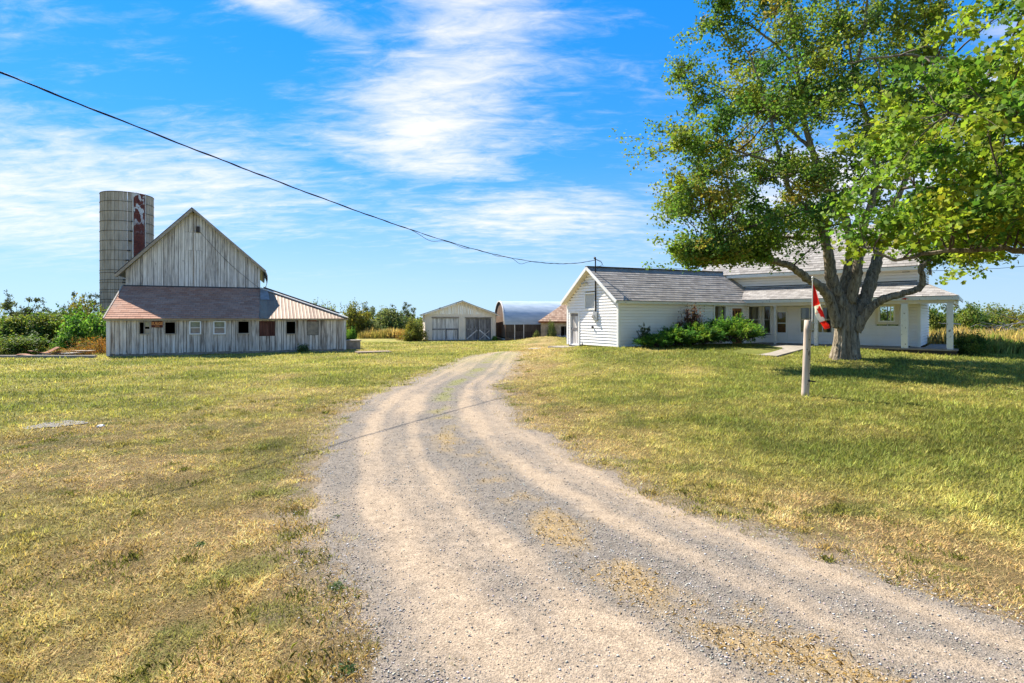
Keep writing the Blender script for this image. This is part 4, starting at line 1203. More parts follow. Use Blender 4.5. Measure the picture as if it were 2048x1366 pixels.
def inleaf(x, y):
    c = False; n = len(leafp); j = n - 1
    for i in range(n):
        xi, yi = leafp[i]; xj, yj = leafp[j]
        if (yi > y) != (yj > y) and x < (xj - xi) * (y - yi) / (yj - yi) + xi: c = not c
        j = i
    return c
cols = []
for i in range(ns + 1):
    for j in range(nt_ + 1):
        s, t_ = i / ns, j / nt_
        red = s < .29 or s > .73 or inleaf((s - .5) * 2.0, t_ - .5)
        cols.append((.68, .025, .02) if red else (.80, .78, .77))
ii = np.arange((ns + 1) * (nt_ + 1)).reshape(ns + 1, nt_ + 1)
Fq = np.stack([ii[:-1, :-1], ii[1:, :-1], ii[1:, 1:], ii[:-1, 1:]], -1).reshape(-1, 4)
me = mesh_np('cloth', Vf - np.array(flag.location), Fq, leafmat('flag_cloth', .35, .7, .1, 1.1), np.array(cols), True)
link('cloth', me, flag)

# ------------------------------------------------------------------ overhead cable
cab = empty('overhead_cable', (4.15, 28.0, 5.0), 'twisted black overhead cable running from upper left to the house mast', 'cable')
qk = np.array([0, .15, .293, .40, .538, .65, .747, .87, 1.0, 1.15, 1.35]); zk = np.array([4.98, 4.55, 4.36, 4.40, 4.64, 4.90, 5.19, 5.58, 6.03, 6.58, 7.4])
A0 = W([(-.2, 1.62, 0)])[0]; A1 = np.array((-8.4, 8.84, 0))
pf = np.polyfit(qk, zk, 4)
def cpt(q_):
    p = A0 + (A1 - A0) * q_
    return np.array((p[0], p[1], np.polyval(pf, q_)))
qs_ = np.linspace(0, 1.35, 420)
base_c = np.array([cpt(q_) for q_ in qs_])
base_c[0] = W([(-.14, 1.66, 4.45)])[0]
dirc = base_c[-1] - base_c[0]; dirc /= np.linalg.norm(dirc)
sx_ = np.cross(dirc, (0, 0, 1)); sx_ /= np.linalg.norm(sx_); sy_ = np.cross(sx_, dirc)
slack = lambda q_: .16 * math.exp(-((q_ - .545) / .022) ** 2) + .17 * math.exp(-((q_ - .31) / .02) ** 2) + .06 * math.exp(-((q_ - .47) / .015) ** 2) + .05 * math.exp(-((q_ - .385) / .015) ** 2)
for k in range(3):
    ph = k * 2 * math.pi / 3
    P = []
    for q_, p in zip(qs_, base_c):
        a = ph + q_ * 95 + .8 * math.sin(q_ * 31)
        r = .012 if k else .004
        pp = p + r * (math.cos(a) * sx_ + math.sin(a) * sy_)
        if k == 1: pp = pp - np.array((0, 0, slack(q_)))
        P.append(pp)
    MB().tube(P, .0078 if k else .007, 5).build('strand', BLACK, cab, smooth=True)
# thin line on the right beyond the house
wl = MB().tube([(19.5, 27.0, 4.3), (27, 30, 4.75), (36, 33.6, 5.6), (46, 38, 6.8)], .012, 5).build('thin_wire', BLACK)
tag(wl, 'thin wire leaving the right end of the house', 'wire')

# ------------------------------------------------------------------ small yard things
sl = MB(F((-7.95, 31.0, 0), 25)).box(-.95, .95, -.55, .55, -.05, .09).build('concrete_slab', plain('brown_slab', (.22, .165, .11), .9, .4, 4, bumpy=.4))
tag(sl, 'flat brown concrete slab lying on the grass right of the barn', 'slab')
tr_ = MB(B); tr_.box(11.95, 12.95, 1.8, 2.7, 0, .52); trough = tr_.build('stone_trough', STONE)
tag(trough, 'low stone block trough beside the right corner of the barn', 'trough')
lid = MB(B).box(11.9, 13.0, 1.76, 2.74, .521, .58).build('slab_lid', CONCRETE); lid.parent = trough
kerb = MB().box(-40, -20.9, 27.0, 27.25, -.1, .13).build('concrete_kerb', CONCRETE)
tag(kerb, 'long low concrete kerb at the foot of the left bushes', 'kerb')
JK = (-24.2, 28.3)
for k, (dx_, dy_, a, tilt, L, w_, mt_, lb) in enumerate(((0, -.6, .5, .35, 1.7, .75, RUST, 'curved rusty sheet propped highest on the scrap heap'), (.5, .1, -.2, .15, 2.0, .9, GREY_BOARD, 'flat grey board lying on top of the scrap heap'), (-.5, .2, .9, .5, 1.2, .7, RUST, 'small bent rusty sheet at the left of the scrap heap'), (1.2, .3, .1, .1, 1.5, .5, TRIM_BOARD, 'pale plank at the right end of the scrap heap'))):
    mb = MB(); vs = []; fs = []
    for i in range(9):
        s = (i / 8 - .5) * L
        for j in (0, 1):
            vs.append((JK[0] + dx_ + s * math.cos(a) - (j - .5) * w_ * math.sin(a), JK[1] + dy_ + s * math.sin(a) + (j - .5) * w_ * math.cos(a), .08 + .06 * k + abs(s) * -.03 + (s + L / 2) * tilt * .30 + .12 * math.cos(i * .7) * (mt_ is RUST)))
        if i: fs.append((2 * i - 2, 2 * i, 2 * i + 1, 2 * i - 1))
    mb.add(vs, fs)
    o = mb.build('scrap_sheet', mt_); so = o.modifiers.new('solid', 'SOLIDIFY'); so.thickness = .03
    tag(o, lb, 'scrap', 'scrap heap left of the barn')
def rock(x, y, r, name, mat, seed, flat=.6, z=None):
    q_ = np.random.default_rng(seed)
    me = bpy.data.meshes.new(name)
    import bmesh
    bm = bmesh.new(); bmesh.ops.create_icosphere(bm, subdivisions=2, radius=r)
    for v_ in bm.verts:
        n = v_.co.normalized(); v_.co *= 1 + .22 * math.sin(n.x * 5 + seed) * math.cos(n.y * 4 + seed * 2) + .05 * q_.normal(); v_.co.z *= flat
    bm.to_mesh(me); bm.free(); me.materials.append(mat)
    o = bpy.data.objects.new(name, me); COL.objects.link(o); o.location = (x, y, (float(terr(x, y)) if z is None else z) + r * flat * .5)
    return o
lbl = ['leftmost rubble stone under the vine on the stucco wall', 'second rubble stone from the left under the stucco wall', 'rubble stone left of the dark doorway', 'largest rubble stone piled in the dark doorway', 'rubble stone right of the doorway beside the house corner']
for k, (x_, y_, r) in enumerate(((3.3, 44.8, .28), (3.85, 44.7, .3), (4.15, 44.9, .24), (4.45, 44.75, .36), (4.95, 44.8, .30))):
    tag(rock(x_, y_, r, 'rubble_stone', STONE, 5 + k), lbl[k], 'stone', 'rubble by the stucco wall')
tag(rock(1.5, 34.2, .5, 'flat_stone', CONCRETE, 33, .10), 'flat pale stone set in the grass before the plank door', 'stone')
tag(rock(-7.6, 10.0, .07, 'white_stone', plain('white_stone', (.6, .58, .54), .8, .2), 44, .4), 'small white stone lying in the left lawn', 'stone')
# patch of bare grey gravel in the left lawn
gp = MB(); n = 26; vs = [(-8.6, 10.2, float(terr(-8.6, 10.2)) + .02)]
for i in range(n):
    a = 2 * math.pi * i / n; rr = (1 + .18 * math.sin(3 * a + 1) + .1 * math.sin(7 * a))
    xx, yy_ = -8.6 + .40 * rr * math.cos(a) + .10 * math.sin(a), 10.2 + .40 * rr * math.sin(a)
    vs.append((xx, yy_, float(terr(xx, yy_)) + .014))
gp.add(vs, [(0, 1 + i, 1 + (i + 1) % n) for i in range(n)])
tag(gp.build('gravel_patch', plain('grey_gravel', (.27, .25, .225), .95, .7, 26, bumpy=1.0)), 'bare patch of grey gravel in the left lawn', kind='structure')
# ------------------------------------------------------------------ vegetation tools
LEAF = leafmat('leaves', .40, .6, .15, 1.4)
LEAF_N = leafmat('near_leaves', .44, .6, .15, 1.4)
GRASSM = leafmat('grass_blades', .35, .7, .1, 1.15)
BARK, t, b = material('grey_bark')
co = objco(t)
g1 = t.noise(scaled(t, co, (7, 7, 1.3)), 1.6, 8, .65, .6); g2 = t.noise(scaled(t, co, (16, 16, 4)), 1.5, 6, .7)
v = t.m('ADD', t.m('MULTIPLY', g1, .7), t.m('MULTIPLY', g2, .35))
t.put(b.inputs['Base Color'], t.ramp(v, [(.37, (.04, .03, .022)), (.50, (.21, .17, .12)), (.66, (.42, .36, .27))]))
b.inputs['Roughness'].default_value = .95
b.inputs['Specular IOR Level'].default_value = .1
bump(t, b, v, 1.0, .10)
TWIG = plain('dark_twig', (.10, .075, .055), .9, .4, 8)

def unit(a): return a / (np.linalg.norm(a, axis=-1, keepdims=True) + 1e-9)
def leaves(P, L, C, r, droop=.25, wid=.34, upb=.5, shape='diamond', dirs=None):
    """P (n,3) stalk ends, L sizes, C colours -> verts, faces, vertex colours"""
    n = len(P)
    d = unit(r.normal(size=(n, 3)) * np.array((1, 1, .55)) + np.array((0, 0, -droop)) + (0 if dirs is None else dirs))
    nm = unit(r.normal(size=(n, 3)) + np.array((0, 0, upb)))
    w_ = unit(np.cross(d, nm)); nm = np.cross(w_, d)
    L = np.asarray(L)[:, None]
    if shape == 'diamond':
        T = np.array([(0, 0, 0), (.45, wid, .07), (1, 0, -.10), (.45, -wid, .07)])
    elif shape == 'maple':
        T = np.array([(0, 0, 0), (.03, .47, .0), (.33, .29, .03), (.55, .58, -.05), (1.0, 0, -.08), (.55, -.58, -.05), (.33, -.29, .03), (.03, -.47, .0)])
    else:
        T = np.array([(0, wid, 0), (1, 0, -.15), (0, -wid, 0)])
    k = len(T)
    V = P[:, None] + L[:, None] * (T[None, :, :1] * d[:, None] + T[None, :, 1:2] * w_[:, None] + T[None, :, 2:] * nm[:, None])
    Fc = np.arange(n * k).reshape(n, k)
    return V.reshape(-1, 3), Fc, np.repeat(C, k, 0)
def tint(base, n, r, spread=.22, warm=.0):
    c = np.array(base)[None] * np.exp(r.normal(size=(n, 1)) * spread)
    c = c * (1 + r.normal(size=(n, 3)) * .08)
    return np.clip(c, .004, .9)
def join(parts):
    V = []; Fc = []; C = []; o = 0
    for v_, f_, c_ in parts:
        V.append(v_); Fc.append(f_ + o); C.append(c_); o += len(v_)
    return np.concatenate(V), np.concatenate(Fc), np.concatenate(C)
def smooth_path(P, n):
    P = np.array(P, float); m = len(P); out = []
    for i in range(m - 1):
        p0 = P[max(i - 1, 0)]; p1 = P[i]; p2 = P[i + 1]; p3 = P[min(i + 2, m - 1)]
        for s in np.linspace(0, 1, n, endpoint=False):
            out.append(.5 * (2 * p1 + (p2 - p0) * s + (2 * p0 - 5 * p1 + 4 * p2 - p3) * s * s + (3 * p1 - p0 - 3 * p2 + p3) * s ** 3))
    out.append(P[-1])
    return np.array(out)
def twig(mb, a, b_, r0, r1, r, sag=.12, sides=5, n=6):
    a = np.array(a); b_ = np.array(b_); L = np.linalg.norm(b_ - a)
    off = unit(r.normal(size=3)) * L * sag
    P = [a + (b_ - a) * s + off * math.sin(math.pi * s) + r.normal(size=3) * L * .012 for s in np.linspace(0, 1, n)]
    mb.tube(P, np.linspace(r0, r1, n), sides, cap=False)
    return np.array(P)

# ------------------------------------------------------------------ the big old maple
LIMBS = {
    'trunk': [(14.45, 23.45, 0.13, 0.860), (14.45, 23.45, 0.48, 0.700), (14.49, 23.45, 0.83, 0.610), (14.49, 23.45, 1.37, 0.560), (14.47, 23.45, 1.91, 0.560), (14.45, 23.45, 2.52, 0.550), (14.45, 23.45, 2.87, 0.460), (14.49, 23.45, 3.21, 0.340)],
    'limb_right': [(14.74, 23.30, 1.59, 0.340), (15.04, 23.30, 2.34, 0.360), (15.33, 23.40, 3.00, 0.340), (15.61, 23.50, 3.65, 0.320), (15.96, 23.70, 4.43, 0.280), (16.52, 24.00, 5.69, 0.220), (17.11, 24.40, 6.88, 0.180), (17.94, 24.80, 8.06, 0.150), (18.46, 25.00, 9.19, 0.120), (19.14, 25.20, 11.00, 0.090), (19.41, 25.40, 13.18, 0.050)],
    'limb_centre_left': [(14.31, 23.40, 2.35, 0.400), (13.97, 23.30, 3.10, 0.360), (13.69, 23.20, 3.85, 0.300), (13.51, 23.10, 4.80, 0.260), (13.15, 23.00, 5.85, 0.220), (12.53, 22.80, 6.56, 0.180), (11.69, 22.60, 7.14, 0.140), (11.28, 22.50, 8.37, 0.120), (10.94, 22.40, 9.38, 0.090), (10.44, 22.30, 10.99, 0.060), (9.78, 22.20, 12.80, 0.035)],
    'limb_centre': [(14.48, 23.50, 2.57, 0.400), (14.63, 23.60, 3.55, 0.340), (14.93, 23.80, 4.55, 0.270), (15.01, 24.00, 5.69, 0.240), (14.67, 24.10, 6.82, 0.210), (14.00, 24.10, 7.93, 0.190), (13.38, 24.10, 9.49, 0.160), (13.03, 24.20, 11.09, 0.130), (12.77, 24.30, 13.60, 0.100), (12.54, 24.30, 15.85, 0.080), (12.39, 24.30, 18.10, 0.040)],
    'limb_centre_right': [(14.53, 23.30, 2.67, 0.340), (14.64, 23.00, 3.62, 0.270), (14.64, 22.80, 4.66, 0.220), (14.72, 22.60, 5.89, 0.190), (15.00, 22.40, 7.10, 0.170), (15.02, 22.30, 8.31, 0.150), (14.66, 22.20, 9.93, 0.130), (14.13, 22.20, 11.78, 0.100), (14.46, 22.20, 13.83, 0.080), (14.62, 22.20, 15.47, 0.050)],
    'limb_low_left': [(14.01, 23.30, 1.59, 0.260), (13.74, 23.20, 2.52, 0.270), (13.23, 23.00, 3.23, 0.250), (12.35, 22.70, 3.68, 0.210), (11.61, 22.50, 4.16, 0.180), (10.97, 22.30, 4.31, 0.170), (10.34, 22.10, 4.49, 0.130), (9.64, 21.90, 4.69, 0.100), (8.87, 21.70, 4.57, 0.070), (8.11, 21.50, 4.33, 0.040), (7.31, 21.30, 4.03, 0.020)],
    'limb_low_right': [(14.77, 23.20, 1.44, 0.280), (15.04, 22.90, 2.25, 0.240), (15.47, 22.60, 2.75, 0.210), (16.05, 22.30, 2.99, 0.180), (16.62, 22.10, 3.19, 0.160), (16.71, 22.00, 3.55, 0.140), (16.59, 21.90, 4.03, 0.130), (16.86, 21.80, 4.34, 0.100), (17.40, 21.60, 4.60, 0.060), (18.13, 21.40, 4.79, 0.030)],
    'branch_a': [(12.10, 22.70, 6.87, 0.110), (10.75, 22.30, 6.08, 0.090), (9.48, 22.00, 5.62, 0.075), (8.15, 21.70, 5.17, 0.050), (6.85, 21.40, 4.69, 0.030)],
    'branch_b': [(13.32, 23.00, 5.32, 0.120), (11.89, 22.70, 5.36, 0.090), (10.77, 23.00, 5.53, 0.070), (9.44, 23.40, 6.24, 0.050), (7.84, 23.80, 6.76, 0.030)],
    'branch_c': [(13.38, 24.10, 9.49, 0.110), (12.44, 24.40, 10.60, 0.090), (11.15, 24.80, 11.89, 0.065), (9.70, 25.20, 12.75, 0.045), (8.16, 25.50, 13.70, 0.020)],
    'branch_d': [(11.28, 22.50, 8.37, 0.080), (9.69, 22.00, 8.63, 0.060), (7.91, 21.60, 9.01, 0.040), (6.42, 21.30, 9.11, 0.015)],
    'branch_e': [(12.77, 24.30, 13.37, 0.080), (11.46, 24.00, 14.34, 0.060), (10.00, 23.70, 15.07, 0.040), (8.83, 23.50, 15.28, 0.020)],
    'branch_f': [(14.13, 22.20, 11.78, 0.080), (13.31, 21.60, 13.51, 0.060), (12.47, 21.20, 15.26, 0.040)],
    'branch_g': [(17.11, 24.40, 6.88, 0.100), (18.87, 25.00, 7.46, 0.080), (20.75, 25.60, 8.54, 0.050), (22.27, 26.00, 10.08, 0.030)],
    'branch_h': [(13.15, 23.00, 5.85, 0.090), (13.05, 24.50, 7.80, 0.070), (12.41, 26.00, 9.12, 0.050), (10.89, 27.00, 9.64, 0.030), (9.57, 27.50, 9.53, 0.015)],
    'branch_i': [(15.02, 22.30, 8.31, 0.090), (15.51, 21.60, 10.11, 0.060), (15.81, 21.20, 12.12, 0.040), (16.24, 21.00, 13.97, 0.020)],
}
TX, TY, TZ = 14.45, 23.45, float(terr(14.45, 23.45))
maple = empty('old_maple_tree', (TX, TY, TZ), 'huge old maple with massive forked trunk in front of the farmhouse', 'tree')
r = np.random.default_rng(11)
samples = []
for name, pts in LIMBS.items():
    P = np.array(pts)
    if name == 'trunk': P[0, 2] = TZ - .25; P[1, 2] = TZ + .08
    S_ = smooth_path(P, 16 if name == 'trunk' else 7)
    if name == 'trunk':
        mb = MB(); sides = 120; V_ = []; ang = np.linspace(0, 2 * math.pi, sides, endpoint=False)
        n = len(S_)
        for i, p in enumerate(S_):
            hgt = p[2] - TZ
            lob = 1 + (.05 + .16 * math.exp(-max(hgt, 0) / .45)) * np.cos(5 * ang + .7 + hgt * .25) + .05 * np.cos(3 * ang + 1.9) + .045 * np.cos(2 * ang + 2.2 * hgt) + .05 * np.cos(11 * ang + .6 * hgt)
            fur = fbm(ang * 9 + .35 * math.sin(hgt * 1.3) * 3, np.full(sides, hgt * 1.6), 1.0, 55, 3); fur2 = np.abs(np.sin(ang * 19 + 3.0 * fbm(ang * 2, np.full(sides, hgt * 1.1), 1.0, 57, 3)))
            rr = .74 * p[3] * lob * (.95 + .09 * fur + .035 * fur2)
            V_.append(np.stack([p[0] + rr * np.cos(ang), p[1] + rr * np.sin(ang), np.full(sides, p[2])], 1))
        V_ = np.concatenate(V_); fs = []
        for i in range(n - 1):
            for j in range(sides):
                k = (j + 1) % sides
                fs.append((i * sides + j, i * sides + k, (i + 1) * sides + k, (i + 1) * sides + j))
        mb.add(V_, fs)
        mb.build('trunk', BARK, maple, smooth=True)
    else:
        jit = r.normal(size=(len(S_), 3)) * .12 * np.minimum(S_[:, 3:4], .12)
        Q_ = S_[:, :3] + jit
        kids = name.startswith('limb')
        MB().tube(Q_, np.maximum(.78 * S_[:, 3] * (1 + .03 * r.normal(size=len(S_))), .01), 14 if kids else 8, wob=.03, seed=len(samples)).build('limb' if kids else 'branch', BARK, maple, smooth=True)
        samples.append(np.concatenate([Q_, S_[:, 3:4]], 1)[6:])
samples = np.concatenate(samples)
# crown volume: (centre, radii)
ELL = [((11.5, 23.0, 8.8), (5.2, 5.2, 4.6)), ((14.4, 23.8, 13.4), (5.2, 5.6, 5.2)), ((17.5, 23.6, 8.5), (3.6, 5.0, 3.9)), ((10.2, 22.2, 6.6), (4.0, 3.8, 2.2))]
boughs = []
for name, pts in LIMBS.items():
    if name.startswith('branch') or name in ('limb_low_left', 'limb_low_right'):
        P = np.array(pts)[:, :3]
        for k in range(len(P) // 2 + (2 if name[:4] == 'limb' else 0), len(P)):
            for q_ in range(3): boughs.append(P[k] + r.normal(size=3) * (.15 if k == len(P) - 1 and q_ == 0 else .5))
for b_ in boughs: b_[2] = max(b_[2], 4.55)
boughs += list(samples[samples[:, 3] < .05][::5, :3] + r.normal(size=(len(samples[samples[:, 3] < .05][::5]), 3)) * .35)
while len(boughs) < 285:
    c, rad = ELL[r.choice(4, p=[.36, .34, .17, .13])]
    u = unit(r.normal(size=3)); s = r.uniform(.42, 1.0) ** .7
    p = np.array(c) + u * np.array(rad) * s
    if p[2] < 4.5 + .35 * max(0, 2.5 - abs(p[0] - 14.4)) * 1.0: continue
    if boughs and np.min(np.linalg.norm(np.array(boughs) - p, axis=1)) < .62: continue
    boughs.append(p)
TONES = [(.165, .235, .033), (.115, .20, .032), (.068, .145, .028), (.22, .26, .037), (.125, .195, .044), (.25, .22, .037)]
tw = MB(); parts = []
for p in boughs:
    dd = np.linalg.norm(samples[:, :3] - p, axis=1) + np.where(samples[:, 2] > p[2] + .3, 1.5, 0)
    a = samples[np.argmin(dd)]
    path = twig(tw, a[:3], p, min(.045, max(a[3] * .6, .018)), .012, r)
    out = unit(p - a[:3] + np.array((0, 0, .2)))
    tone = TONES[r.choice(6, p=[.28, .27, .20, .13, .09, .03])]
    m_ = r.integers(6, 11)
    for k in range(m_):
        s = r.uniform(.45, 1.0); q0 = path[int(s * 5)]
        tip = p + out * r.uniform(-.5, .75) + r.normal(size=3) * np.array((.46, .46, .34))
        tip[2] = max(tip[2], 4.35 + .12 * r.normal())
        twig(tw, q0, tip, .009, .005, r, .1, 3, 4)
        nl = r.integers(34, 60)
        f_ = r.random((nl, 1))
        P = q0 + (tip - q0) * (f_ ** .42) + r.normal(size=(nl, 3)) * np.array((.155, .155, .13))
        tn = np.array(tone) if r.random() > .15 else np.array(TONES[r.integers(0, 6)])
        parts.append(leaves(P, r.uniform(.10, .17, nl), tint(tn, nl, r), r, .35, .36))
V_, F_, C_ = join(parts)
print('maple leaves', len(F_))
cr = link('crown', mesh_np('crown', V_ - np.array(maple.location), F_, LEAF, C_), maple); cr['kind'] = 'stuff'
tg = tw.build('twigs', TWIG, maple); tg['kind'] = 'stuff'

# ------------------------------------------------------------------ the nearer maple reaching in from the right
NX, NY = 12.4, 9.4
NZ = float(terr(NX, NY))
near = empty('near_maple_tree', (NX, NY, NZ), 'nearer maple whose sunlit leafy boughs reach in from the right edge', 'tree')
r = np.random.default_rng(23)
MB().tube(smooth_path([(NX, NY, NZ - .2), (NX - .03, NY, NZ + .8), (NX - .1, NY + .05, 2.2), (NX - .1, NY, 3.6), (NX + .1, NY + .1, 5.5), (NX, NY, 7.5)], 5), np.interp(np.linspace(0, 1, 26), [0, .12, .5, 1], [.46, .34, .27, .08]), 16, wob=.03).build('trunk', BARK, near, smooth=True)
nl_ = {'a': [(12.3, 9.4, 2.7), (10.8, 9.5, 3.0), (9.2, 9.6, 3.2), (8.0, 9.7, 3.22), (7.0, 9.9, 3.1), (6.6, 10.1, 3.35)],
       'b': [(12.3, 9.4, 4.4), (10.8, 9.1, 5.1), (9.4, 8.9, 5.4), (8.2, 8.7, 5.35), (7.2, 8.6, 5.2), (6.9, 8.6, 5.3)],
       'c': [(12.35, 9.4, 3.4), (11, 8.4, 3.8), (9.6, 7.6, 3.95), (8.3, 7.0, 4.1), (7.2, 6.9, 4.2)],
       'd': [(12.4, 9.5, 5.3), (11, 10.2, 6.3), (9.6, 10.8, 7.0), (8.2, 11.1, 7.4), (7.0, 11.2, 7.3)],
       'e': [(12.4, 9.5, 5.8), (11.3, 9.0, 6.9), (10.2, 8.4, 7.9), (9.0, 8.1, 8.4)],
       'f': [(12.3, 9.6, 3.8), (10.8, 10.6, 4.4), (9.3, 11.3, 4.7), (7.8, 11.6, 4.8), (6.6, 11.5, 4.7)],
       'g': [(12.4, 9.4, 6.3), (13.6, 9.0, 7.4), (14.8, 8.6, 8.0)], 'h': [(12.4, 9.4, 4.0), (13.8, 9.9, 4.8), (15.4, 10.2, 5.2)], 'i': [(12.4, 9.4, 3.3), (12.6, 7.8, 4.0), (12.8, 6.2, 4.4)]}
samples = []
for k, P in nl_.items():
    S_ = smooth_path(P, 6); S_ = S_ + r.normal(size=S_.shape) * .018
    rad = np.linspace(.085 if k in 'ab' else .07, .012, len(S_))
    MB().tube(S_, rad, 9, wob=.04).build('limb', BARK, near, smooth=True)
    samples.append(np.concatenate([S_, rad[:, None]], 1)[4:])
samples = np.concatenate(samples)
boughs = []
tries = 0
while len(boughs) < 440 and tries < 60000:
    tries += 1
    u = unit(r.normal(size=3)); s = r.uniform(.42, 1.0)
    p = np.array((12.6, 9.5, 3.9)) + u * np.array((6.4, 4.2, 5.1)) * s
    if p[2] < 3.25 + .12 * r.normal(): continue
    if p[0] > 13.2 and r.random() > .15: continue
    if p[1] < 6.4: continue
    # thinner along the open lower right
    if p[2] < 3.8 and p[0] > 7.4 and r.random() > .45: continue
    if boughs and np.min(np.linalg.norm(np.array(boughs) - p, axis=1)) < .36: continue
    boughs.append(p)
NT_ = [(.225, .29, .03), (.16, .25, .03), (.10, .19, .028), (.285, .31, .034), (.072, .145, .026), (.31, .25, .035)]
tw = MB(); parts = []; singles = []
for p in boughs:
    dd = np.linalg.norm(samples[:, :3] - p, axis=1)
    a = samples[np.argmin(dd)]
    path = twig(tw, a[:3], p, min(.02, a[3] * .7), .006, r, .10)
    out = unit((p - a[:3]) * np.array((1, 1, .3)))
    tone = NT_[r.choice(6, p=[.30, .28, .18, .15, .08, .01])]
    for k in range(r.integers(5, 8)):
        q0 = path[r.integers(2, 6)]
        tip = p + out * r.uniform(-.2, .45) + r.normal(size=3) * np.array((.26, .26, .13))
        twig(tw, q0, tip, .005, .003, r, .1, 3, 4)
        nl = int(r.integers(20, 34))
        f_ = r.random((nl, 1))
        P = q0 + (tip - q0) * f_ ** .6 + r.normal(size=(nl, 3)) * np.array((.10, .10, .07))
        C_ = tint(tone, nl, r, .16)
        L_ = r.uniform(.062, .108, nl)
        parts.append(leaves(P, L_, C_, r, .30, .36, .7, 'maple'))
        if p[0] < 9.2 and p[1] < 8.6 and len(singles) < 230 and r.random() < .7:
            singles.append((P[0], L_[0]))
V_, F_, C_ = join(parts)
print('near leaves', len(F_))
cr = link('crown', mesh_np('crown', V_ - np.array(near.location), F_, LEAF_N, C_), near); cr['kind'] = 'stuff'
tg = tw.build('twigs', TWIG, near); tg['kind'] = 'stuff'
protos = []
for k in range(5):
    v_, f_, c_ = leaves(np.zeros((1, 3)), np.array([1.0]), tint(NT_[k], 1, r, .05), np.random.default_rng(k), .3, .36, .7, 'maple')
    protos.append(mesh_np('leaf', v_, f_, LEAF_N, c_))
for i, (p, L_) in enumerate(singles):
    o = link('leaf', protos[i % 5], near)
    o.location = tuple(p + r.normal(size=3) * .08 - np.array(near.location)); o.scale = (L_ * 1.1,) * 3
    o.rotation_euler = (r.uniform(-.5, .5), r.uniform(-.5, .5), r.uniform(0, 6.28))

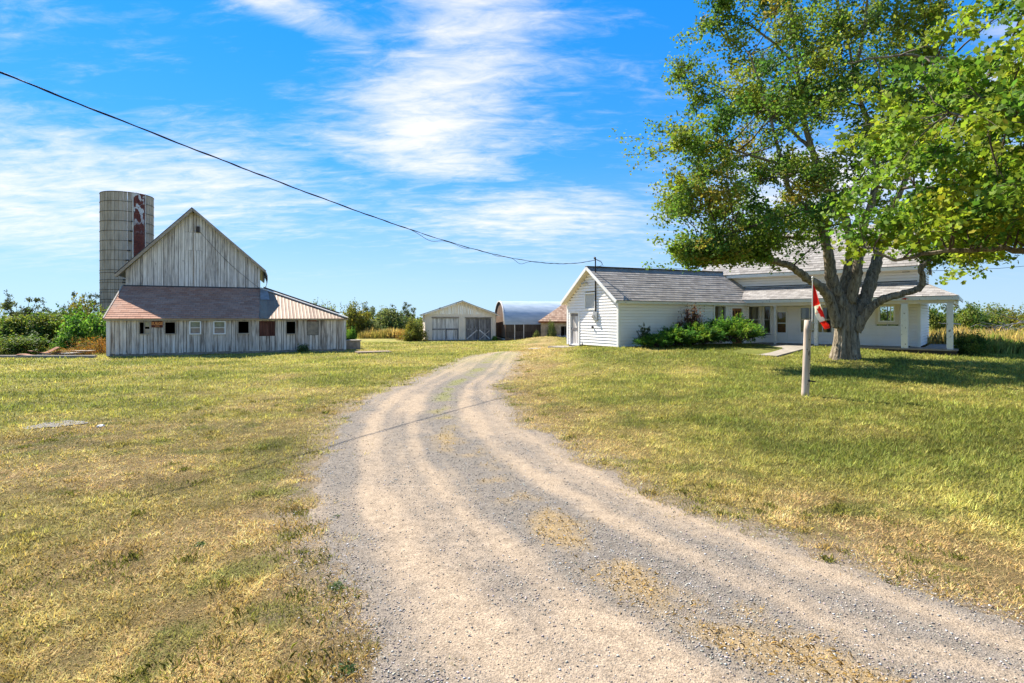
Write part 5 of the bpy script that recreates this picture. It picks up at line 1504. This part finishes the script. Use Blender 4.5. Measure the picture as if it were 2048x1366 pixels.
# ------------------------------------------------------------------ shrubs and hedgerow trees
def shrub_mesh(kind, seed, n=8500):
    """unit shrub: footprint radius 1, height 1; returns crown mesh and stem mesh"""
    r = np.random.default_rng(seed)
    parts = []; tw = MB()
    if kind in ('bush', 'bright', 'olive', 'pale'):
        tones = {'bush': [(0.084, 0.140, 0.025), (0.134, 0.185, 0.034), (0.050, 0.095, 0.020), (0.190, 0.213, 0.039)],
                 'bright': [(0.078, 0.190, 0.025), (0.123, 0.246, 0.034), (0.039, 0.112, 0.020), (0.168, 0.269, 0.045)],
                 'olive': [(.17, .165, .03), (.22, .19, .03), (.11, .13, .03), (.14, .15, .03)],
                 'pale': [(.15, .18, .06), (.11, .145, .05), (.20, .22, .075), (.075, .11, .04)]}[kind]
        nb = 46
        for i in range(nb):
            u = unit(r.normal(size=3)); u[2] = abs(u[2]) * 1.1 - .15
            s = r.uniform(.55, 1.0)
            wob = 1 + .25 * math.sin(3 * math.atan2(u[1], u[0]) + seed) * .7
            c = np.array((u[0] * .80 * wob, u[1] * .80 * wob, .12 + max(u[2], -.05) * .72 * (1 + .22 * math.sin(5 * u[0] + seed * 2)))) * np.array((s, s, .25 + .75 * s))
            twig(tw, (c[0] * .15, c[1] * .15, 0.0), c, .014, .004, r, .1, 4, 5)
            k = n // nb; tone = tones[r.integers(0, 4)]
            for q_ in range(4):
                cc = c + r.normal(size=3) * np.array((.12, .12, .10))
                P = cc + r.normal(size=(k // 4, 3)) * np.array((.095, .095, .075)) * r.uniform(.6, 1.4)
                P[:, 2] = np.maximum(P[:, 2], .01)
                parts.append(leaves(P, r.uniform(.045, .085, len(P)), tint(tone, len(P), r), r, .2, .36, .6))
        for i in range(16):    # loose shoots breaking the outline
            a = r.uniform(0, 6.28); c = np.array((.6 * math.cos(a), .6 * math.sin(a), .7)) * r.uniform(.5, 1.05)
            e = c + np.array((r.normal() * .12, r.normal() * .12, r.uniform(.15, .38)))
            P = twig(tw, c * .8, e, .006, .002, r, .08, 3, 6)
            nn = 26
            PP = P[r.integers(2, 6, nn)] + r.normal(size=(nn, 3)) * .03
            parts.append(leaves(PP, r.uniform(.035, .07, nn), tint(tones[r.integers(0, 4)], nn, r), r, .1))
    elif kind == 'scrub':
        tones = [(.07, .09, .035), (.10, .12, .04), (.05, .07, .03)]
        tops = []
        for i in range(9):
            a = r.uniform(0, 6.28); e = np.array((math.cos(a) * r.uniform(.15, .75), math.sin(a) * r.uniform(.15, .75), r.uniform(.65, 1.0)))
            P = twig(tw, (0, 0, 0), e, .02, .004, r, .06, 5, 9)
            for k in range(16):
                s = r.integers(2, 9); b0 = P[s]
                e2 = b0 + unit(np.array((r.normal(), r.normal(), .25 + .2 * r.normal()))) * r.uniform(.12, .34) * (1.25 - s / 10)
                PP = twig(tw, b0, e2, .005, .002, r, .08, 3, 5)
                nn = int(r.integers(22, 44))
                f_ = r.integers(1, 5, nn)
                Q_ = PP[f_] + r.normal(size=(nn, 3)) * np.array((.030, .030, .022))
                parts.append(leaves(Q_, r.uniform(.030, .060, nn), tint(tones[r.integers(0, 3)], nn, r), r, .0, .3))
    elif kind == 'juniper':
        tones = [(.075, .19, .03), (.13, .26, .035), (.035, .10, .022), (.20, .30, .04)]
        for i in range(130):
            a = r.uniform(0, 6.28); rr = r.uniform(.25, 1.0)
            e = np.array((math.cos(a) * rr, math.sin(a) * rr, .16 + .78 * (1 - rr * .62) * r.uniform(.55, 1.08)))
            st0 = e * np.array((.25, .25, .30))
            P = twig(tw, st0, e, .010, .003, r, .05, 4, 8)
            out = unit(e * np.array((1, 1, .45)))
            tone = tones[r.integers(0, 4)]
            for k in range(9):
                b0 = P[r.integers(3, 8)]; side = unit(out + r.normal(size=3) * .55 + np.array((0, 0, .18)))
                e2 = b0 + side * r.uniform(.12, .26)
                nn = 17; f_ = r.random((nn, 1))
                Q_ = b0 + (e2 - b0) * f_ + r.normal(size=(nn, 3)) * .010
                parts.append(leaves(Q_, r.uniform(.055, .10, nn), tint(tone, nn, r, .2), r, -.1, .13, .5, dirs=side * 1.8))
    elif kind == 'purple':
        tones = [(.10, .05, .045), (.16, .075, .05), (.07, .035, .035), (.20, .10, .05)]
        for i in range(60):
            a = r.uniform(0, 6.28); rr = r.uniform(.1, .85)
            e = np.array((math.cos(a) * rr, math.sin(a) * rr, r.uniform(.45, 1.0)))
            P = twig(tw, (e[0] * .2, e[1] * .2, 0), e, .010, .003, r, .06, 4, 8)
            nn = 60
            Q_ = P[r.integers(2, 8, nn)] + r.normal(size=(nn, 3)) * .07
            parts.append(leaves(Q_, r.uniform(.05, .09, nn), tint(tones[r.integers(0, 4)], nn, r), r, .1))
    elif kind == 'dry':
        tones = [(.42, .17, .025), (.36, .22, .04), (.20, .15, .04), (.14, .16, .03)]
        for i in range(150):
            a = r.uniform(0, 6.28); rr = math.sqrt(r.random())
            b0 = np.array((math.cos(a) * rr, math.sin(a) * rr, 0)); e = b0 + np.array((r.normal() * .14, r.normal() * .14, r.uniform(.5, 1.0)))
            P = twig(tw, b0, e, .006, .002, r, .08, 3, 6)
            nn = 30
            Q_ = P[r.integers(1, 6, nn)] + r.normal(size=(nn, 3)) * .05
            parts.append(leaves(Q_, r.uniform(.04, .09, nn), tint(tones[r.choice(4, p=[.35, .3, .15, .2])], nn, r), r, .0, .16))
    elif kind == 'weed':
        tones = [(.05, .10, .03), (.09, .14, .04), (.14, .18, .08)]
        for i in range(50):
            a = r.uniform(0, 6.28); rr = r.uniform(.1, 1)
            e = np.array((math.cos(a) * rr, math.sin(a) * rr, r.uniform(.3, 1.0) * (1.2 - rr * .6)))
            P = twig(tw, (0, 0, 0), e, .012, .004, r, .1, 4, 6)
            nn = 10
            Q_ = P[r.integers(2, 6, nn)] + r.normal(size=(nn, 3)) * .08
            parts.append(leaves(Q_, r.uniform(.15, .30, nn), tint(tones[r.integers(0, 3)], nn, r), r, .1, .32))
    V_, F_, C_ = join(parts)
    cm = mesh_np('foliage', V_, F_, LEAF, C_)
    sm = bpy.data.meshes.new('stems'); sm.from_pydata(tw.V, [], tw.Fc); sm.materials.append(TWIG)
    return cm, sm
PROT = {}
def shrub(name, kind, var, x, y, rad, h, label, cat, group=None, ry=None, rot=None, z=None):
    key = (kind, var)
    if key not in PROT: PROT[key] = shrub_mesh(kind, 100 + var * 7 + len(kind))
    cm, sm = PROT[key]
    zz_ = float(terr(x, y)) if z is None else z
    e = empty(name, (x, y, zz_ - .03), label, cat, group)
    e.rotation_euler = (0, 0, random.uniform(0, 6.28) if rot is None else rot)
    for nm_, me_ in (('foliage', cm), ('stems', sm)):
        o = link(nm_, me_, e); o.scale = (rad, ry or rad, h)
    return e
HG = 'hedgerow bushes and trees around the yard'
def px(xp, D): return (xp - 1024) / 1081 * D
def top(yp, D): return 2 + (636 - yp) * D / 1081
hedge = [  # kind, var, column in the photo, distance, top row, half width (columns), label
 ('bush', 0, 15, 31.5, 628, 75, 'bushy green shrub at the far left edge of the yard'),
 ('bush', 1, 88, 32.5, 622, 62, 'round olive green shrub between the left edge and the scrap heap'),
 ('bright', 0, 172, 32.0, 612, 58, 'bright green broad-leaved shrub hard against the left barn corner'),
 ('olive', 0, 168, 37.0, 600, 52, 'yellow olive tree behind the bright shrub beside the silo'),
 ('scrub', 0, 48, 40.0, 592, 60, 'sparse dark spiky tree rising above the left bushes'),
 ('scrub', 1, 155, 41.0, 590, 45, 'thin dark tree crown just left of the silo foot'),
 ('pale', 0, 110, 44.0, 622, 55, 'pale far bush in the dip between the two spiky trees'),
 ('bush', 2, 45, 29.2, 668, 60, 'low leafy shrub right behind the concrete kerb at far left'),
 ('bright', 1, 150, 31.0, 660, 40, 'low dark green shrub behind the scrap heap'),
 ('bush', 3, -60, 33.0, 615, 80, 'tall shrub beyond the left edge of the view'),
 ('olive', 1, 712, 56.0, 606, 40, 'yellow green rounded tree just right of the barn'),
 ('scrub', 2, 745, 63.0, 604, 48, 'loose dark tree behind the yellow green one right of the barn'),
 ('pale', 1, 772, 60.0, 614, 55, 'grey green tree in the middle of the gap beside the garage'),
 ('scrub', 3, 803, 62.0, 608, 42, 'spiky tree standing left of the garage roof'),
 ('pale', 2, 740, 57.0, 640, 40, 'low grey bush behind the golden grass'),
 ('olive', 3, 829, 47.4, 634, 27, 'leafy bush pressed against the left garage wall'),
 ('dry', 1, 806, 49.0, 658, 14, 'small yellowing shrub between the golden grass and the garage bush'),
 ('bright', 2, 700, 38.5, 650, 15, 'small bright green shrub behind the right barn corner'),
 ('pale', 3, 640, 70.0, 602, 30, 'distant tree showing over the low right barn roof'),
 ('bush', 5, 1868, 46.0, 612, 45, 'green tree seen through the open end of the porch'),
 ('scrub', 4, 1915, 52.0, 600, 45, 'airy tree directly right of the last porch post'),
 ('bush', 6, 1962, 47.0, 612, 58, 'broad green tree right of the porch behind the brush pile'),
 ('olive', 2, 2025, 50.0, 616, 55, 'olive tree at the right edge of the view'),
 ('pale', 4, 2000, 60.0, 612, 60, 'pale tree behind the two right edge trees'),
 ('bush', 7, 1810, 50.0, 606, 60, 'green tree showing through the small porch window'),
 ('bush', 0, 2110, 46.0, 612, 70, 'dense tree beyond the right edge of the view'),
 ('bush', 1, 1745, 52.0, 615, 60, 'green tree hidden behind the right half of the house'),
]
for kind, var, xp, D, yp, hw, lab in hedge:
    shrub({'scrub': 'scrub_tree', 'dry': 'yellowing_shrub'}.get(kind, 'hedge_shrub'), kind, var, px(xp, D), D, hw * D / 1081 * 1.05, top(yp, D) * 1.0, lab, 'tree' if top(yp, D) > 3.0 else 'shrub', HG, ry=min(2.5, hw * D / 1081 * 1.1))
shrub('dry_plants', 'dry', 0, px(188, 30), 30.0, 1.0, .95, 'orange dried weeds at the left barn corner', 'weeds')
shrub('dry_plants', 'dry', 2, px(155, 29), 28.7, .9, .45, 'low yellow and orange weeds beside the scrap heap', 'weeds')
p_ = B([(9.35, -.35, 0)])[0]
shrub('leafy_weed', 'weed', 0, p_[0], p_[1], .50, .58, 'leafy green weed growing against the barn boards', 'weed')
p_ = W([(3.0, -1.15, 0)])[0]
jr = [((1.1, -1.25), .95, .75, 'low sprawling juniper at the left end of the wing bed'), ((2.6, -1.2), 1.3, 1.15, 'dark spreading juniper left of the purple shrub'), ((4.0, -1.3), 1.3, 1.30, 'juniper in the middle of the bed below the small dark window'), ((6.35, -1.35), 1.75, 1.72, 'largest bright green juniper beside the concrete walkway')]
for k, ((u_, v_), rad, h, lab) in enumerate(jr):
    p_ = W([(u_, v_, 0)])[0]
    shrub('juniper_bush', 'juniper', k % 2, p_[0], p_[1], rad, h, lab, 'bush', 'junipers along the house wing', ry=rad * .85, rot=.5 + k)
p_ = W([(4.25, -.62, 0)])[0]
shrub('purple_shrub', 'purple', 0, p_[0], p_[1], .78, 2.0, 'purple leaved shrub standing against the white wing wall', 'shrub')
p_ = W([(.95, -.75, 0)])[0]
shrub('thin_shrub', 'scrub', 5, p_[0], p_[1], .55, 1.15, 'thin twiggy shrub at the left end of the juniper bed', 'shrub')
shrub('round_shrub', 'bush', 3, px(1940, 25.5), 25.5, .80, 1.15, 'small dark round shrub just right of the porch end', 'shrub')
p_ = S([(.9, -.5, 0)])[0]
shrub('wall_vine', 'pale', 5, p_[0], p_[1], .5, 1.35, 'pale vine climbing the tan stucco wall', 'vine')
p_ = S([(-.35, -.3, 0)])[0]
shrub('wall_vine', 'pale', 0, p_[0], p_[1], .3, .75, 'small pale weed at the left corner of the stucco wall', 'weed')
shrub('corner_weed', 'bright', 1, px(989, 48), 47.9, .32, .5, 'small dark weed between the garage and the arched shed', 'weed')
wl_ = [(-2.35, 4.25, .10, 'green weed tuft in the dry grass nearest the driveway edge'), (-2.75, 4.75, .13, 'double green weed tuft a little left of the driveway'), (-3.0, 4.72, .07, 'small spiky weed standing alone in the dry left lawn'), (-1.75, 5.4, .12, 'dark weed growing in the left edge of the gravel'), (-1.3, 4.0, .14, 'wide flat weed on the gravel edge near the bottom'), (-.95, 3.05, .15, 'grey green weed at the bottom of the gravel edge'), (-2.6, 6.0, .10, 'low weed tuft in the lawn beside the bare gravel edge'), (-1.1, 3.25, .08, 'tiny weed just above the bottom gravel weed')]
for k, (x_, y_, rad, lab) in enumerate(wl_):
    shrub('lawn_weed', 'weed', 1 + k % 2, x_, y_, rad * .62, rad * .45, lab, 'weed', 'weeds in the dry lawn')
# brush pile on the right
bp = empty('brush_pile', (px(2005, 42), 42.0, 0), 'heap of bare grey dead branches in the tall grass at right', 'brush pile')
r = np.random.default_rng(77)
for k in range(26):
    a = r.uniform(-.6, .6) + (math.pi if r.random() < .5 else 0); L_ = r.uniform(1.5, 4.0)
    c = np.array((px(2005, 42) + r.normal() * 1.7, 42 + r.normal() * .7, 1.0 + r.normal() * .35))
    e = np.array((math.cos(a), math.sin(a) * .4, r.normal() * .22)) * L_ / 2
    mb = MB(); twig(mb, c - e, c + e, r.uniform(.03, .07), .012, r, .08, 6, 8)
    mb.build('dead_branch', plain('dead_wood', (.36, .33, .29), .9, .3) if k == 0 else bpy.data.materials['dead_wood'], bp)

# tall dry grass and field grass
def blades(name, P, h, wv, C, mat, r, lean=.35):
    n = len(P); a = r.uniform(0, 6.28, n)
    d = np.stack([np.cos(a), np.sin(a), np.zeros(n)], 1); w_ = np.stack([-np.sin(a), np.cos(a), np.zeros(n)], 1)
    l_ = (r.random(n) * lean)[:, None]
    h = h[:, None]; wv = wv[:, None]
    mid = P + d * h * l_ * .35 + np.array((0, 0, 1)) * h * .55
    tip = P + d * h * l_ * 1.1 + np.array((0, 0, 1)) * h * (1 - .35 * l_)
    V_ = np.stack([P - w_ * wv, P + w_ * wv, mid + w_ * wv * .7, tip, mid - w_ * wv * .7], 1).reshape(-1, 3)
    Fc = np.arange(n * 5).reshape(n, 5)
    return mesh_np(name, V_, Fc, mat, np.repeat(C, 5, 0))
def tall_patch(name, x0, x1, y0, y1, n, h0, h1, tones, label, seed):
    r = np.random.default_rng(seed)
    x = r.uniform(x0, x1, n); y = r.uniform(y0, y1, n)
    P = np.stack([x, y, terr(x, y) - .02], 1)
    hh = r.uniform(h0, h1, n) * (.25 + 1.5 * fbm(x, y, .8, seed, 3))
    tn = np.array(tones); k = (fbm(x, y, .5, seed + 3, 3) * len(tn) * 1.3 + r.normal(size=n) * .5 - .15 * len(tn)).astype(int).clip(0, len(tn) - 1)
    C = tn[k] * np.exp(r.normal(size=(n, 1)) * .2)
    o = link(name, blades(name, P, hh, .014 + .012 * r.random(n), C, GRASSM, r)); tag(o, label, kind='stuff')
GOLD = [(.60, .43, .15), (.66, .50, .22), (.52, .40, .13), (.36, .34, .09)]
tall_patch('golden_grass', px(728, 55), px(830, 55), 52.5, 57, 5000, .2, .9, GOLD, 'tall golden dry grass between the barn and the garage', 5)
tall_patch('golden_grass', 21.5, 44, 30, 44, 26000, .5, 1.2, GOLD + [(.26, .31, .07)], 'tall golden and green grass right of the porch', 6)
tall_patch('meadow_grass', px(1955, 28), 42, 27.6, 31.5, 12000, .5, .95, [(.17, .28, .05), (.26, .33, .07), (.36, .36, .11)], 'tall green grass at the edge of the mown lawn on the right', 7)
tall_patch('golden_grass', -44, px(215, 34), 27.6, 36, 7000, .3, .8, [(.12, .17, .03), (.20, .19, .04), (.32, .24, .06)], 'rough grass around the left bushes', 8)
# far tree belt
r = np.random.default_rng(90); parts = []
for i in range(300):
    a = r.uniform(-1.25, 1.25); D = r.uniform(110, 240)
    c = np.array((D * math.sin(a), D * math.cos(a), 0)); h = r.uniform(2.2, 4.6) * (.75 + D / 500)
    nn = 90
    u = unit(r.normal(size=(nn, 3))); u[:, 2] = np.abs(u[:, 2])
    P = c + u * np.array((h * .9, h * .9, h * .8)) * (.6 + .4 * r.random((nn, 1))) + np.array((0, 0, .2))
    parts.append(leaves(P, r.uniform(.5, 1.0, nn), tint([(.07, .11, .03), (.10, .13, .04), (.05, .085, .03)][i % 3], nn, r), r))
V_, F_, C_ = join(parts)
tag(link('far_woods', mesh_np('far_woods', V_, F_, LEAF, C_)), 'distant belt of trees along the horizon', kind='stuff')

# ------------------------------------------------------------------ lawn blades and gravel stones
def footprint_free(x, y):
    ok = np.ones(len(x), bool)
    for fr, u0, u1, v0, v1 in ((B, -.1, 12, -.02, 17), (W, -.0, 11, -.0, 4.4), (M, -3, 9, -1.8, 6), (M, .95, 3.15, -8.3, -1.7)):
        P = np.stack([x - fr.o[0], y - fr.o[1]], 1) @ fr.R[:2, :2]
        ok &= ~((P[:, 0] > u0) & (P[:, 0] < u1) & (P[:, 1] > v0) & (P[:, 1] < v1))
    return ok
r = np.random.default_rng(201)
def scatter(n, d0, d1, amax, pw=0.0):
    D = np.exp(r.uniform(math.log(d0), math.log(d1), n)); a = r.uniform(-amax, amax, n)
    return D * np.sin(a), D * np.cos(a), D
x, y, D = scatter(760000, 2.2, 46, .84)
t_, ins = road_t(x, y)
pn = fbm(x, y, 3.2, 103, 3) - .5
keep = (ins < -.12 + r.normal(size=len(x)) * .20 + pn * .9) & footprint_free(x, y)
x, y, D = x[keep], y[keep], D[keep]
C, g = lawn_col(x, y)
n = len(x)
hb = (.028 + .035 * r.random(n)) * (.8 + .7 * g) * np.clip(.75 + D / 40, .75, 1.4)
clump = fbm(x, y, 7.0, 91, 3); cl2 = fbm(x, y, 2.3, 95, 3)
hb = hb * (.35 + 1.3 * clump) * (.7 + .6 * cl2)
C = C * np.exp(r.normal(size=(n, 1)) * .28 + (clump - .5)[:, None] * .9 + (cl2 - .5)[:, None] * .6) * (1 + r.normal(size=(n, 3)) * .06)
C = np.clip(C * 1.12, .005, .8)
P = np.stack([x, y, terr(x, y) - .004], 1)
a = r.uniform(0, 6.28, n); lean = r.uniform(.3, 1.7, n) * (1.25 - .5 * g)
d = np.stack([np.cos(a), np.sin(a)], 1); w_ = np.stack([-np.sin(a), np.cos(a)], 1)
wd = .0016 + .00055 * D
tip = P.copy(); tip[:, :2] += d * (hb * lean)[:, None]; tip[:, 2] += hb * np.clip(1.15 - .45 * lean, .25, 1)
A_ = P.copy(); B_ = P.copy(); A_[:, :2] -= w_ * wd[:, None]; B_[:, :2] += w_ * wd[:, None]
V_ = np.stack([A_, B_, tip], 1).reshape(-1, 3)
tag(link('lawn_grass', mesh_np('lawn_grass', V_, np.arange(n * 3).reshape(n, 3), GRASSM, np.repeat(C, 3, 0))), 'short green and dry straw coloured blades of the mown lawn', kind='stuff')
# taller tufts that the mower missed
cx_, cy_, cd_ = scatter(5200, 2.6, 26, .84)
_, ci = road_t(cx_, cy_)
k_ = (ci < -.02) & footprint_free(cx_, cy_) & (r.random(len(cx_)) < .05 + .30 * np.exp(-np.abs(ci + .25) / .45) + .35 * sstep(.56, .66, fbm(cx_, cy_, .5, 131, 3)))
cx_, cy_ = cx_[k_], cy_[k_]
m_ = 46; nT = len(cx_)
rad_ = r.uniform(.03, .11, nT)
x = (cx_[:, None] + r.normal(size=(nT, m_)) * rad_[:, None]).ravel(); y = (cy_[:, None] + r.normal(size=(nT, m_)) * rad_[:, None]).ravel()
C, g = lawn_col(x, y)
grn = np.repeat(r.random(nT), m_)[:, None]
C = np.where(grn < .55, np.array((.19, .195, .05)), C * .9) * np.exp(r.normal(size=(len(x), 1)) * .3)
hT = np.repeat(r.uniform(.03, .07, nT), m_) * r.uniform(.5, 1.1, len(x)); DT = np.hypot(x, y)
tag(link('lawn_tufts', blades('lawn_tufts', np.stack([x, y, terr(x, y) - .004], 1), hT, .0007 + .00042 * DT, C, GRASSM, r, .7)), 'darker taller tufts of grass scattered through the lawn', kind='stuff')
# sparse weeds on the crown of the drive
x, y, D = scatter(110000, 2.3, 30, .8)
t_, ins = road_t(x, y)
_, wd_ = drive_col(x, y, t_)
keep = (ins > 0) & (r.random(len(x)) < wd_ * .8 + sstep(17, 30, y) * .35)
x, y, D, wd_ = x[keep], y[keep], D[keep], wd_[keep]
n = len(x); gz_ = sstep(8, 14, y)[:, None]
C = (np.array((.42, .29, .13)) * (1 - gz_) + np.array((.19, .20, .06)) * gz_) * np.exp(r.normal(size=(n, 1)) * .25)
P = np.stack([x, y, terr(x, y) + .008], 1)
tag(link('drive_grass', blades('drive_grass', P, .012 + .028 * r.random(n), .0012 + .0005 * D, C, GRASSM, r, 1.3)), 'sparse dry grass growing along the crown of the driveway', kind='stuff')
# gravel stones
x, y, D = scatter(230000, 2.3, 17, .84)
t_, ins = road_t(x, y)
cc, _ = drive_col(x, y, t_)
dark = 1 - (cc.mean(1) - .185) / .07
keep = (ins > -.15 + r.normal(size=len(x)) * .14) & (r.random(len(x)) < np.clip(-.05 + .75 * dark, .14, 1))
x, y, D = x[keep], y[keep], D[keep]; n = len(x)
s = (.0026 + .0070 * r.random(n) ** 4.0) * np.clip(.8 + D / 14, 1, 1.8)
oct_ = np.array([(1, 0, 0), (0, 1, 0), (-1, 0, 0), (0, -1, 0), (0, 0, .8), (0, 0, -.5)])
Fo = np.array([(0, 1, 4), (1, 2, 4), (2, 3, 4), (3, 0, 4), (1, 0, 5), (2, 1, 5), (3, 2, 5), (0, 3, 5)])
an = r.uniform(0, 6.28, n); ca_, sa_ = np.cos(an), np.sin(an)
O = oct_[None] * (1 + r.uniform(-.4, .5, (n, 6, 1))) * np.stack([np.ones(n), r.uniform(.55, 1, n), r.uniform(.30, .65, n)], 1)[:, None]
Ox = O[..., 0] * ca_[:, None] - O[..., 1] * sa_[:, None]; Oy = O[..., 0] * sa_[:, None] + O[..., 1] * ca_[:, None]
base_ = np.stack([x, y, terr(x, y) + .013 + s * .25], 1)
V_ = base_[:, None] + np.stack([Ox, Oy, O[..., 2]], -1) * s[:, None, None]
C = np.array((.37, .325, .275)) * np.exp(r.normal(size=(n, 1)) * .42) * (1 + r.normal(size=(n, 3)) * .05)
C = np.clip(C, .03, .62)
Fo_ = (np.arange(n)[:, None, None] * 6 + Fo[None]).reshape(-1, 3)
STONEM, t, b = material('gravel_stone')
t.put(b.inputs['Base Color'], t.n('ShaderNodeAttribute', attribute_name='Col').outputs['Color']); b.inputs['Roughness'].default_value = .9
tag(link('gravel_stones', mesh_np('gravel_stones', V_.reshape(-1, 3), Fo_, STONEM, np.repeat(C, 6, 0))), 'loose grey gravel stones scattered over the driveway', kind='stuff')
